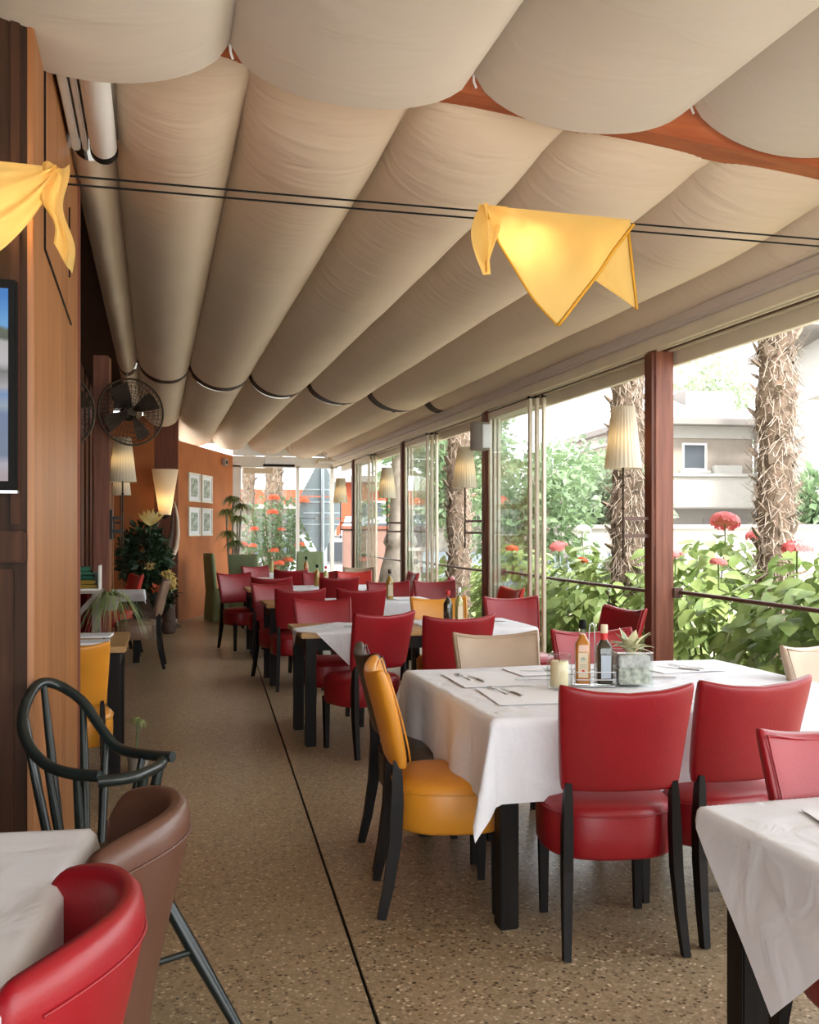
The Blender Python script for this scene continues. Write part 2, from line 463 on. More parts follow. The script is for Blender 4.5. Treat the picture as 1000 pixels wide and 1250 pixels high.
# ---- header above the windows
hd = st(MB().box((W - 0.02, -3, 2.655), (W + 0.16, YB, 2.74), 0.004).build('trim_7', 'cream_frame'), 'long cream header beam above the sliding windows')
MB().box((W - 0.07, -3, 2.74), (W + 0.16, YB, 2.82), 0.01).build('moulding', 'lilac_trim', hd)
MB().box((W - 0.10, -3, 2.82), (W + 0.16, YB, 2.98), 0.01).build('moulding', 'cream_frame', hd)
MB().box((W + 0.16, -3, 2.56), (W + 0.21, YB, 2.80), 0.004).build('outer_board', 'cream_frame', hd)
for k in range(3):
    MB().box((W + 0.012 + k * 0.045, -3, 2.643), (W + 0.022 + k * 0.045, YB, 2.655)).build('track', 'rail_metal' if k == 1 else 'cream_frame', hd)
sill = st(MB().box((W - 0.02, -3, 0.0), (W + 0.22, YB, 0.05), 0.004).build('trim_8', 'cream_frame'), 'low cream threshold under the window front')

# ---- sliding windows: three glazed sashes stacked at the far end of each bay
def sash(parent, x, y0, y1):
    m = MB(); z0, z1, t, d = 0.05, 2.63, 0.05, 0.03
    m.box((x, y0, z0), (x + d, y0 + t, z1), 0.004); m.box((x, y1 - t, z0), (x + d, y1, z1), 0.004)
    m.box((x, y0 + t, z0), (x + d, y1 - t, z0 + 0.09), 0.004); m.box((x, y0 + t, z1 - 0.07), (x + d, y1 - t, z1), 0.004)
    s = m.build('sash', 'cream_frame', parent)
    MB().box((x + 0.012, y0 + t, z0 + 0.09), (x + 0.016, y1 - t, z1 - 0.07)).build('pane', 'pane_glass', s)
    MB().box((x + 0.002, y0 + 0.005, z1), (x + d - 0.002, y0 + 0.06, z1 + 0.025)).build('roller', 'black_rubber', s)
for i in (1, 2, 3):
    w = st(thing('window_%d' % i, '', None), 'three glass sliding sashes pushed together in the %s bay of the window front' % ('second', 'third', 'fourth')[i - 1])
    if 'category' in w: del w['category']
    ye = PY[i + 1]
    for k in range(3):
        sash(w, W + 0.008 + k * 0.045, ye - 1.16 - k * 0.055, ye - 0.005)
# open railings across the bays
for i in range(4):
    w = st(thing('trim_%d' % (9 + i), '', None), 'thin brown metal safety rail in bay %d of the window front counted from the camera' % (i + 1))
    y0, y1 = PY[i] + 0.13, PY[i + 1]
    MB().sweep([(W + 0.18, y0, 1.0 - 0.02), (W + 0.18, (y0 + y1) / 2, 0.985), (W + 0.18, y1, 1.0)], 0.014, 8).build('rail', 'rail_metal', w, 60)
    for y in (y0, y1): MB().box((W + 0.13, y - 0.02, 0.96), (W + 0.20, y + 0.02, 1.03), 0.004).build('bracket', 'rail_metal', w)

# ---- far glazed wall
fw = st(thing('window_4', '', None), 'glazed end wall at the far end of the room with white frames')
XL = 1.4
for x0, x1, mt in ((XL, XL + 0.16, 'white_paint'), (2.60, 2.66, 'white_paint'), (W - 0.04, W + 0.03, 'white_paint')):
    MB().box((x0, YB, 0), (x1, YB + 0.08, 2.66), 0.004).build('mullion', mt, fw)
MB().box((XL, YB, 2.62), (W + 0.1, YB + 0.08, 2.70), 0.004).build('transom', 'white_paint', fw)
MB().box((XL, YB, 0.0), (W + 0.1, YB + 0.08, 0.12), 0.004).build('bottom_rail', 'white_paint', fw)
MB().box((XL, YB + 0.01, 2.70), (W + 0.1, YB + 0.07, 2.83), 0.002).build('upper_panel', 'white_paint', fw)
MB().box((XL, YB + 0.01, 2.84), (W + 0.1, YB + 0.07, 3.05), 0.002).build('upper_panel', 'white_paint', fw)
MB().box((XL + 0.16, YB + 0.035, 0.12), (2.60, YB + 0.041, 2.62)).build('pane', 'pane_glass', fw)
MB().box((2.66, YB + 0.035, 0.12), (W - 0.05, YB + 0.041, 2.62)).build('pane', 'pane_glass', fw)
MB().box((XL + 0.2, YB - 0.03, 2.50), (2.15, YB - 0.005, 2.61), 0.004).build('roller_blind', 'label_cream', fw)

# ---- slanted orange end wall, dark panel and orange wall of the niche
def wall_quad(name, mat, p, q, z1, label, t=0.12):
    d = Vector((q[0] - p[0], q[1] - p[1], 0)).normalized(); n = Vector((-d.y, d.x, 0)) * t
    a, b = Vector((*p, 0)), Vector((*q, 0))
    ring = [a, b, b + n, a + n]
    return st(MB().loft([[(v.x, v.y, 0) for v in ring], [(v.x, v.y, z1) for v in ring]]).build(name, mat), label)
WA, WB = (0.33, 15.72), (1.40, 18.70)
wall_quad('wall_far', 'orange_plaster', WA, WB, 2.83, 'slanted orange plaster wall at the far left end of the room')
wall_quad('wall_niche', 'red_brown_panel', (-0.02, 15.75), (0.34, 15.72), 3.2, 'narrow dark red-brown wall strip beside the orange end wall')
wall_quad('wall_back', 'orange_plaster', (-0.9, 15.78), (-0.02, 15.75), 3.2, 'orange wall of the far niche behind the flower arrangement')
o = st(MB().box((-0.05, 15.70, 0), (0.33, 15.72, 0.05)).build('baseboard_far', 'white_paint'), 'pale skirting strip under the dark red-brown wall strip')

# ---- left wall beyond the pillar, wall posts, black sheet for the dark of an opening
wl = st(MB().box((-0.95, 5.14, 0), (-0.80, 15.9, 3.35)).build('wall_left', 'red_brown_panel'), 'dark red-brown timber wall along the left of the room')
MB().box((-0.80, 5.3, 0.9), (-0.775, 9.5, 2.95), 0.004).build('opening_shade_sheet', 'black_rubber', wl)  # black sheet on the wall paints the unlit depth of an opening
for k in range(14):
    y = 5.2 + k * 0.75
    if y > 9.6: MB().box((-0.80, y, 0), (-0.782, y + 0.03, 3.3), 0.003).build('batten', 'dark_panel', wl)
for i, (x, y, h) in enumerate(((-0.56, 9.55, 3.05), (-0.66, 12.6, 3.05))):
    o = st(MB().box((x, y, 0), (x + 0.14, y + 0.15, h), 0.006).build('trim_%d' % (13 + i), 'post_wood'),
           ('brown timber wall post carrying the nearer left lamp and fan', 'brown timber wall post behind the flower arrangement')[i])
    MB().box((x + 0.14, y + 0.02, 0), (x + 0.155, y + 0.13, h - 0.02), 0.003).build('cover_strip', 'cherry_panel', o)
st(MB().box((-0.95, 3.3, 3.28), (-0.34, 15.9, 3.36)).build('ceiling_edge', 'dark_panel'), 'dark timber soffit strip between left wall and fabric ceiling')

# ---- near pillar block: warm cherry side, dark front with television
PX, PY0, PY1 = -0.375, 3.33, 5.14
pb = st(MB().box((-2.6, PY0, 0), (PX - 0.02, PY1, 3.4)).build('wall_pillar', 'dark_panel'), 'broad timber-clad pillar wall at the left with dark front')
MB().box((PX - 0.02, PY0 - 0.005, 0), (PX, PY1, 3.4), 0.003).build('side_panel', 'cherry_panel', pb)
MB().box((PX - 0.012, PY1 - 0.005, 0), (PX + 0.012, PY1 + 0.02, 3.4), 0.003).build('corner_strip', 'post_wood', pb)
# dado panelling on the front face
MB().box((-2.6, PY0 - 0.03, 1.32), (PX - 0.022, PY0, 1.42), 0.006).build('dado_rail', 'dark_moulding', pb)
for k in range(3):
    x1 = PX - 0.06 - k * 0.72
    m = MB()
    m.box((x1 - 0.66, PY0 - 0.015, 0.05), (x1 - 0.60, PY0, 1.3), 0.004); m.box((x1 - 0.06, PY0 - 0.015, 0.05), (x1, PY0, 1.3), 0.004)
    m.box((x1 - 0.60, PY0 - 0.015, 1.22), (x1 - 0.06, PY0, 1.3), 0.004); m.box((x1 - 0.60, PY0 - 0.015, 0.05), (x1 - 0.06, PY0, 0.15), 0.004)
    m.build('panel_frame', 'dark_moulding', pb)
for k in range(5):
    x1 = PX - 0.04 - k * 0.42
    MB().box((x1 - 0.03, PY0 - 0.012, 1.44), (x1, PY0, 3.4), 0.003).build('batten', 'dark_moulding', pb)
MB().box((-2.6, PY0 - 0.012, 2.62), (PX - 0.10, PY0, 2.66), 0.003).build('batten', 'dark_moulding', pb)
# inlaid dark lines on the cherry side: an elongated octagon
def yz(y, z): return (PX + 0.001, y, z)
cyc = [(3.62, 2.42), (3.62, 3.05), (4.22, 3.3), (4.82, 3.05), (4.82, 2.62), (4.82, 2.50)]
for a, b in (((3.62, 2.40), (3.62, 3.08)), ((3.62, 2.40), (4.72, 2.36)), ((4.62, 2.55), (4.62, 2.86)), ((3.62, 3.08), (3.95, 3.30))):
    MB().sweep([yz(*a), yz(*b)], 0.006, 6).build('inlay_line', 'black_rubber', pb)
# rest of the shell on the camera side
st(MB().box((-2.75, -3, 0), (-2.6, PY1, 3.4)).build('wall_side', 'dark_panel'), 'dark timber side wall left of the near tables')
st(MB().box((-2.6, -3, 3.30), (-0.66, PY0, 3.36)).build('ceiling_side', 'dark_panel'), 'dark timber ceiling left of the near fabric swags')

# ---- fabric ceiling
ce = st(thing('ceiling', '', None), 'beige fabric swags hung in long parallel tubes under the roof')
def swag(x0, x1, y0, y1, H, sag, mat, nu=18, nv=30, parent=ce, taut=0.0):
    ph = random.uniform(0, 6)
    def f(u, v):
        x = x0 + (x1 - x0) * u; y = y0 + (y1 - y0) * v
        t = 2 * u - 1
        s = max(0.0, 1 - abs(t) ** 2.1) ** 0.62
        w = 0.004 * math.sin(y * 2.1 + ph) + 0.003 * math.sin(y * 5.3 + ph * 2 + 3 * t)
        if taut: q = min(1.0, (y - y0) / taut); s *= 0.01 + 0.99 * math.sin(q * math.pi / 2) ** 0.8
        return (x, y, EYE + H(x) - (sag + w) * s)
    return MB().grid(f, nu, nv).build('fabric_swag', mat, parent, 180)
Hb = lambda x: 1.83 - 0.09 * x
seams = [-0.19, 0.36, 1.01, 1.66, 2.355, 3.04, 3.42]
for a, b in zip(seams, seams[1:]):
    sg = 0.205 if b - a > 0.5 else 0.15
    swag(a, b, 3.74, 10.92, Hb, sg, 'ceiling_fabric', nv=60, taut=0.9)
    swag(a, b, 11.17, 18.62, Hb, sg, 'ceiling_fabric')
    swag(a, b, 10.905, 11.185, Hb, sg - 0.006, 'dark_panel', nv=4).name = 'gap_shade_strip'  # dark strip added over the gap; its colour stands for the shade there
swag(-0.41, -0.19, 4.72, 10.92, lambda x: 1.83 - 0.09 * x, 0.16, 'ceiling_fabric', 12)
swag(-0.41, -0.19, 11.17, 15.70, lambda x: 1.83 - 0.09 * x, 0.16, 'ceiling_fabric', 12)
fs = [-1.62, -0.68, 0.26, 1.19, 2.13, 3.07, 3.60]
for a, b in zip(fs, fs[1:]):
    swag(a, b, -3.0, 3.62, lambda x: 1.77, 0.185 if b - a > 0.6 else 0.12, 'front_fabric', 20, 24)
    # tie cords where two swags meet
for x in fs[1:-1]:
    MB().sweep([(x, 3.62, EYE + 1.80), (x + 0.004, 3.625, EYE + 1.74), (x + 0.012, 3.62, EYE + 1.715)], 0.005, 6).build('tie_cord', 'paper', ce)
# cross beams
def xbeam(y0, y1, H, th, mat, x0=-0.42, x1=3.45):
    m = MB(); r = []
    for x in (x0, x1): r.append([(x, y0, EYE + H(x)), (x, y1, EYE + H(x)), (x, y1, EYE + H(x) + th), (x, y0, EYE + H(x) + th)])
    return m.loft(r).build('cross_beam', mat, ce)
xbeam(3.66, 3.80, lambda x: 1.815 - 0.09 * x, 0.34, 'beam_wood', -2.5)
xbeam(10.84, 11.25, lambda x: Hb(x) + 0.005, 0.16, 'dark_panel')
xbeam(18.60, 18.70, lambda x: Hb(x) + 0.01, 0.10, 'white_paint', 0.3)
for s in seams[1:-1]:
    for (y0, y1) in ((3.80, 10.84), (11.25, 18.60)):
        MB().sweep([(s, y0, EYE + Hb(s) + 0.012), (s, y1, EYE + Hb(s) + 0.012)], 0.012, 6).build('seam_rod', 'dark_bronze', ce)

# ---- milky sheet roof on rafters above the fabric
rf = st(MB().box((-2.9, -3.2, 3.72), (3.95, 19.2, 3.80)).build('ceiling_roof', 'roof_sheet'), 'milky sheet roof above the fabric ceiling')
for k in range(7): MB().box((-2.8, -2.5 + k * 3.4, 3.60), (3.85, -2.36 + k * 3.4, 3.72)).build('rafter', 'dark_panel', rf)
MB().box((W + 0.02, -3, 2.98), (W + 0.14, 19.0, 3.72)).build('eaves_board', 'cream_frame', rf)
MB().box((0.2, 18.72, 3.05), (W + 0.1, 18.78, 3.72)).build('gable_board', 'white_paint', rf)

# ---- ground outside
st(MB().box((3.75, -12, -0.30), (9.0, 19.2, -0.10)).build('garden_bed', 'garden_soil'), 'planted bed outside the window front')
st(MB().box((-60, -40, -0.40), (90, 130, -0.31)).build('ground', 'asphalt'), 'grey paved ground around the building')

# ================================================================== CHAIRS
def pillow_back(w0, w1, z0, z1, t, lean0, lean1, curve, dip, seg=36, rows=14):
    """padded back panel: w half widths, faces +Y, leans back to -Y"""
    rings = []
    for j in range(rows + 1):
        a = -math.pi / 2 + math.pi * j / rows
        v = 0.5 + 0.5 * math.copysign(abs(math.sin(a)) ** 0.55, math.sin(a))
        s = abs(math.cos(a)) ** 0.32
        w = w0 + (w1 - w0) * v; ring = []
        for k in range(seg):
            b = 2 * math.pi * k / seg; cb, sb = math.cos(b), math.sin(b)
            u = math.copysign(abs(cb) ** 0.42, cb) * (0.94 + 0.06 * s)
            x = w * u
            y = math.copysign(abs(sb) ** 0.5, sb) * t / 2 * s
            z = z0 + (z1 - z0) * v + dip * v * v * (u * u - 0.6)
            yy = lean0 + (lean1 - lean0) * v ** 1.3 + curve * u * u
            ring.append((x, yy + y, z))
        rings.append(ring)
    return MB().loft(rings)

def chair_proto(col, tall=1.0):
    r = thing('dining_chair', '', 'chair')
    rows = [(0.88, 0.305), (0.965, 0.307), (0.992, 0.318), (1.0, 0.38), (0.995, 0.448), (0.975, 0.468), (0.90, 0.485), (0.6, 0.497), (0.2, 0.50)]
    se = MB().loft([superring(0.233 * s, 0.225 * s, z, 2.7, 36, 0, 0.015) for s, z in rows]).build('seat', col, r, 60)
    MB().sweep([(x, y, z) for x, y, z in superring(0.2325, 0.2245, 0.455, 2.7, 36, 0, 0.015)], 0.004, 6, closed=True).build('piping', col, se, 180)
    bk = pillow_back(0.205, 0.232, 0.545, 0.905, 0.062, -0.215, -0.30, 0.035, 0.03).build('backrest', col, r, 180)
    # stitched edge along the panel's front rim
    pts = []
    for k in range(28):
        a = k / 27
        if a < 0.3: v = a / 0.3; u = -1
        elif a < 0.7: v = 1; u = -1 + 2 * (a - 0.3) / 0.4
        else: v = 1 - (a - 0.7) / 0.3; u = 1
        v = max(0.0, v); w = (0.205 + 0.027 * v) * 0.93
        z = 0.57 + 0.322 * v + 0.03 * v * v * (u * u - 0.6)
        pts.append((w * u, -0.215 - 0.085 * v ** 1.3 + 0.035 * u * u * 0.88 + 0.0295, z))
    MB().sweep(pts, 0.0035, 5).build('piping', col, bk, 180)
    for s in (-1, 1):
        MB().sweep([(s * 0.203, -0.262, 0), (s * 0.196, -0.235, 0.12), (s * 0.189, -0.210, 0.28), (s * 0.186, -0.203, 0.42), (s * 0.184, -0.202, 0.52), (s * 0.183, -0.203, 0.575)],
                   [0.020, 0.024, 0.028, 0.028, 0.023, 0.017], 4, rect=(0.85, 1.15), phase=R(45)).build('leg', 'black_wood', r)
        MB().sweep([(s * 0.180, 0.165, 0), (s * 0.180, 0.170, 0.34)], [0.019, 0.028], 4, phase=R(45)).build('leg', 'black_wood', r)
    for s in (-1, 1):
        MB().box((s * 0.13 - 0.01, -0.14, 0.302), (s * 0.13 + 0.01, 0.15, 0.33)).build('seat_rail', 'black_wood', r)
    return r

protos = {}
def chair(col, x, y, rz, label, group=None, sc=1.0):
    if col not in protos:
        r = protos[col] = chair_proto(col)
    else:
        r = dup(protos[col])
    r.location = (x, y, 0); r.rotation_euler = (0, 0, R(rz)); r.scale = (sc, sc, sc)
    r['label'] = label
    if group: r['group'] = group
    elif 'group' in r: del r['group']
    return r
RED, YEL, BEI = 'red_leather', 'yellow_leather', 'beige_leather'
ch = [
 (RED, 1.554, 3.235, -9, 'red leather dining chair nearest the camera, its back in front of the jar and bottles'),
 (RED, 2.00, 3.26, 3, 'red leather dining chair beside the nearest one, farther right at the front table'),
 (YEL, 1.092, 3.66, -99.8, 'yellow leather dining chair pulled up to the left end of the front table'),
 ('dark_brown_leather', 1.16, 4.18, -93, 'dark brown leather chair tucked close behind the yellow chair'),
 (BEI, 1.665, 4.44, 180, 'beige leather dining chair across the front table, facing the camera beside the jar'),
 (RED, 2.20, 4.46, 180, 'red leather chair across the front table, half hidden behind bottles and planter'),
 (BEI, 2.965, 3.60, 194, 'beige leather chair by the window at the right edge, before the palm trunk'),
 (RED, 1.72, 1.95, 180, 'red leather chair facing the camera at the wooden table in the lower right corner'),
 (RED, 1.31, 6.28, 20, 'red leather dining chair turned left at the near side of the second table'),
 (RED, 1.78, 5.95, 0, 'red leather dining chair right behind the beige chair, back to the camera'),
 (RED, 1.25, 7.13, 186, 'red leather chair facing the camera at the left far corner of the second table'),
 (YEL, 2.12, 7.05, 180, 'yellow leather chair facing the camera behind the dark and the clear bottle'),
 (RED, 2.69, 6.98, 180, 'red leather chair facing the camera in front of the stacked glass sashes'),
 (RED, 2.80, 6.0, 100, 'red leather chair by the window, seen above the succulent planter'),
 (RED, 1.24, 8.92, 0, 'red leather chair with its back to the camera at the third table, left one'),
 (RED, 1.78, 8.86, 0, 'red leather chair with its back to the camera at the third table, right one'),
 (RED, 1.20, 9.50, 200, 'red leather chair facing the camera at the left far corner of the third table'),
 (RED, 2.30, 9.52, 180, 'red leather chair facing the camera across the third table, beside the oil bottle'),
 ('orange_red_leather', 2.86, 8.35, 96, 'bright red chair at the window end of the third table, nearest of the row there'),
 (RED, 2.80, 9.55, 180, 'red leather chair facing the camera at the window corner of the third table'),
 (RED, 2.92, 10.55, 70, 'red leather chair side-on by the third window post from the camera'),
 (RED, 1.25, 11.22, 0, 'red leather chair with its back to the camera at the fourth table, left one'),
 (RED, 1.98, 11.05, 0, 'red leather chair with its back to the camera at the fourth table, right one'),
 (RED, 1.02, 11.95, 200, 'red leather chair facing the camera at the left far corner of the fourth table'),
 (RED, 2.02, 12.15, 180, 'red leather chair facing the camera across the fourth table, left of the orange-red one'),
 ('orange_red_leather', 2.46, 12.1, 180, 'orange-red leather chair facing the camera across the fourth table'),
 (RED, 2.82, 11.75, 90, 'red leather chair at the window end of the fourth table'),
 (BEI, 2.80, 13.45, 180, 'beige leather chair far back by the window, behind the fourth table'),
 (RED, 1.74, 13.3, 0, 'red leather chair with its back to the camera at the fifth table'),
 (RED, 1.52, 14.3, 205, 'red leather chair facing the camera just in front of the green covered chairs'),
 (YEL, -0.44, 5.56, 0, 'yellow leather chair half hidden behind the timber pillar on the left'),
 ('taupe_leather', -0.17, 10.6, 88, 'taupe leather chair on the left aisle, turned to the wall'),
 ('orange_red_leather', -0.47, 12.02, 108, 'bright red chair behind the small white-clothed table by the flowers'),
]
for c in ch:
    chair(c[0], c[1], c[2], c[3], c[4], 'upholstered dining chairs with black legs', 0.93 if c[1] == -0.44 else 1.0)

# ---- chairs under green loose covers
def covered_chair(x, y, rz, label):
    r = thing('covered_chair', label, 'chair', (x, y, 0), R(rz), 'chairs under green loose covers')
    rg = []
    for z, w, y0, y1 in ((0.01, 0.25, -0.27, 0.25), (0.25, 0.24, -0.26, 0.24), (0.46, 0.235, -0.25, 0.235), (0.50, 0.23, -0.245, 0.23)):
        rr = []
        for k in range(40):
            a = 2 * math.pi * k / 40; ca, sa = math.cos(a), math.sin(a)
            u = math.copysign(abs(ca) ** 0.3, ca); v = math.copysign(abs(sa) ** 0.3, sa)
            f = 1 + 0.03 * math.sin(k * 2.3) * max(0, 0.5 - z) * 2
            rr.append((w * u * f, (y0 + y1) / 2 + (y1 - y0) / 2 * v * f, z))
        rg.append(rr)
    MB().loft(rg).build('skirt', 'green_cover', r, 60)
    pillow_back(0.235, 0.225, 0.46, 1.07, 0.075, -0.21, -0.25, 0.0, 0.0).build('back_cover', 'green_cover', r, 180)
covered_chair(1.05, 15.85, -75, 'green covered chair against the slanted orange wall, leftmost of the three')
covered_chair(1.36, 15.10, -20, 'green covered chair in front of the leftmost one, back to the camera')
covered_chair(2.50, 16.32, 172, 'pale lit green covered chair to the right, in front of the end window')

# ---- tub chairs at the table in the lower left corner
def tub_chair(col, x, y, rz, label, sc=1.0):
    r = thing('tub_chair', label, 'chair', (x, y, 0), R(rz), 'leather tub chairs in the lower left corner')
    A = R(69)
    def shell(a, rr):         # a=0 is the back (-Y)
        return (rr * math.sin(a), -rr * math.cos(a))
    rings = []; n = 64
    prof = [(0.70, 0.30, 0), (0.76, 0.42, 0), (0.86, 0.56, 0), (0.955, 0.68, 0), (1.0, 0.745, 0), (1.005, 0.775, 0), (0.985, 0.80, 0), (0.94, 0.815, 0), (0.88, 0.812, 0), (0.84, 0.79, 0), (0.815, 0.74, 0), (0.78, 0.60, 0), (0.74, 0.46, 0), (0.66, 0.38, 0), (0.6, 0.30, 0)]
    for i in range(n + 1):
        t = math.sin(math.pi / 2 * (-1 + 2 * i / n))
        e = max(0.0, (abs(t) - 0.86) / 0.14)
        pinch = math.sqrt(max(0.0008, 1 - e * e))
        drop = 0.05 * (abs(t) ** 3) + 0.05 * e * e
        ring = []
        for rr, z, _ in prof:
            rc = 0.80 if z > 0.4 else 0.66
            q = (rc + (rr - rc) * pinch) * 0.30
            zz = z - drop * max(0, (z - 0.35) / 0.45)
            px, py = shell(A * t, q)
            ring.append((px * 0.98, py, zz))
        rings.append(ring)
    sh = MB().loft(rings).build('shell', col, r, 70)
    seam = []
    for i in range(14, n - 13):
        t = math.sin(math.pi / 2 * (-1 + 2 * i / n)); px, py = shell(A * t, 0.3015)
        seam.append((px * 0.98, py, 0.748 - 0.05 * abs(t) ** 3))
    MB().sweep(seam, 0.0035, 5).build('stitched_seam', col, sh, 180)
    rows = [(0.7, 0.36), (0.95, 0.365), (1.0, 0.40), (0.97, 0.445), (0.8, 0.465), (0.3, 0.475)]
    MB().loft([superring(0.215 * s, 0.23 * s, z, 2.5, 28, 0, 0.03) for s, z in rows]).build('seat', col, r, 60)
    MB().lathe([(0.17, 0.27), (0.20, 0.285), (0.20, 0.31)], 24).build('base_ring', 'black_wood', r)
    for sx in (-1, 1):
        for sy in (-1, 1):
            MB().sweep([(sx * 0.14, sy * 0.14, 0.30), (sx * 0.20, sy * 0.20, 0.0)], [0.024, 0.015], 8).build('leg', 'black_wood', r, 60)
    r.scale = (sc,) * 3
tub_chair('brown_leather', -0.225, 2.30, 84, 'brown leather tub chair at the white table in the lower left corner')
tub_chair('red_leather', -0.318, 1.74, 86, 'glossy red leather tub chair cut off by the lower left corner')

# ---- dark green hoop-back armchair
def hoop_chair():
    r = thing('hoop_armchair', 'black-green painted spindle armchair with bent hoop rail beside the pillar', 'chair', (-0.185, 2.985, 0), 0)
    zs = 0.485
    rows = [(0.86, zs - 0.035), (1.0, zs - 0.028), (1.0, zs - 0.006), (0.96, zs), (0.5, zs - 0.006), (0.1, zs - 0.008)]
    MB().loft([superring(0.215 * s, 0.215 * s, z, 2.2, 36) for s, z in rows]).build('seat', 'seat_wood', r, 50)
    # bent rail: high crest at the back, sweeping down to two arm ends
    def spl(pts, n):
        P = [Vector(p) for p in pts]; out = []
        for i in range(len(P) - 1):
            p0, p1, p2, p3 = P[max(0, i - 1)], P[i], P[i + 1], P[min(len(P) - 1, i + 2)]
            for k in range(n):
                t = k / n
                out.append(0.5 * ((2 * p1) + (p2 - p0) * t + (2 * p0 - 5 * p1 + 4 * p2 - p3) * t * t + (3 * p1 - p0 - 3 * p2 + p3) * t * t * t))
        out.append(P[-1]); return out
    hoop = [(0.235, 0.05, 0.742), (0.165, 0.11, 0.738), (0.072, 0.195, 0.746), (0.012, 0.262, 0.808), (-0.04, 0.305, 0.876), (-0.115, 0.352, 0.923), (-0.170, 0.322, 0.936), (-0.198, 0.235, 0.897),
            (-0.200, 0.140, 0.841), (-0.167, 0.050, 0.791), (-0.113, -0.026, 0.755), (-0.046, -0.084, 0.741), (0.036, -0.136, 0.740)]
    pts = spl(hoop, 5)
    MB().sweep(pts, 0.0165, 10).build('hoop_rail', 'black_green_paint', r, 60)
    low = spl([(0.030, -0.138, 0.726), (0.120, -0.117, 0.728), (0.171, -0.048, 0.728), (0.200, 0.010, 0.730), (0.205, 0.070, 0.730)], 5)
    MB().sweep(low, 0.0165, 10).build('front_bow', 'black_green_paint', r, 60)
    for k, i in enumerate((6, 13, 20, 29, 37, 44, 50, 56)):
        p = pts[i]; q = Vector((p.x * 0.62 + 0.005, (p.y - 0.08) * 0.62 + 0.03, zs - 0.01))
        MB().sweep([q, (p + q) / 2, p], [0.012, 0.014, 0.010], 8).build('spindle', 'black_green_paint', r, 60)
    for i in (8, 14):
        p = low[i]; q = Vector((p.x * 0.72, p.y * 0.72, zs - 0.01))
        MB().sweep([q, (p + q) / 2, p], [0.014, 0.018, 0.014], 8).build('spindle', 'black_green_paint', r, 60)
    for dx, dy in ((0.73, -0.28), (0.1, 0.75), (-0.62, 0.1), (-0.2, -0.75)):
        MB().sweep([(dx * 0.22, dy * 0.22, zs - 0.03), (dx * 0.40, dy * 0.40, 0.22), (dx * 0.57, dy * 0.57, 0.0)], [0.017, 0.021, 0.015], 10).build('leg', 'black_green_paint', r, 60)
    MB().sweep([(0.73 * 0.40, -0.28 * 0.40, 0.22), (-0.2 * 0.40, -0.75 * 0.40, 0.22)], 0.010, 8).build('stretcher', 'black_green_paint', r, 60)
    MB().sweep([(0.1 * 0.40, 0.75 * 0.40, 0.22), (-0.62 * 0.40, 0.1 * 0.40, 0.22)], 0.010, 8).build('stretcher', 'black_green_paint', r, 60)
hoop_chair()

# ================================================================== TABLES AND LINEN
TOP = 0.75
def table(label, x0, x1, y0, y1, top=TOP, wood_='oak', leg=0.07, inset=0.035, th=0.035):
    r = thing('dining_table', label, 'table', ((x0 + x1) / 2, (y0 + y1) / 2, 0), 0, 'dining tables')
    hx, hy = (x1 - x0) / 2, (y1 - y0) / 2
    MB().box((-hx, -hy, top - th), (hx, hy, top), 0.006).build('tabletop', wood_, r)
    i = inset
    for sx in (-1, 1):
        MB().box((sx * (hx - i - 0.012) - 0.011, -hy + i + leg, top - th - 0.085), (sx * (hx - i - 0.012) + 0.011, hy - i - leg, top - th)).build('apron', 'black_wood', r)
    for sy in (-1, 1):
        MB().box((-hx + i + leg, sy * (hy - i - 0.012) - 0.011, top - th - 0.085), (hx - i - leg, sy * (hy - i - 0.012) + 0.011, top - th)).build('apron', 'black_wood', r)
    for sx in (-1, 1):
        for sy in (-1, 1):
            cx, cy = sx * (hx - i - leg / 2), sy * (hy - i - leg / 2)
            MB().box((cx - leg / 2, cy - leg / 2, 0), (cx + leg / 2, cy + leg / 2, top - th), 0.004).build('leg', 'black_wood', r)
    return r

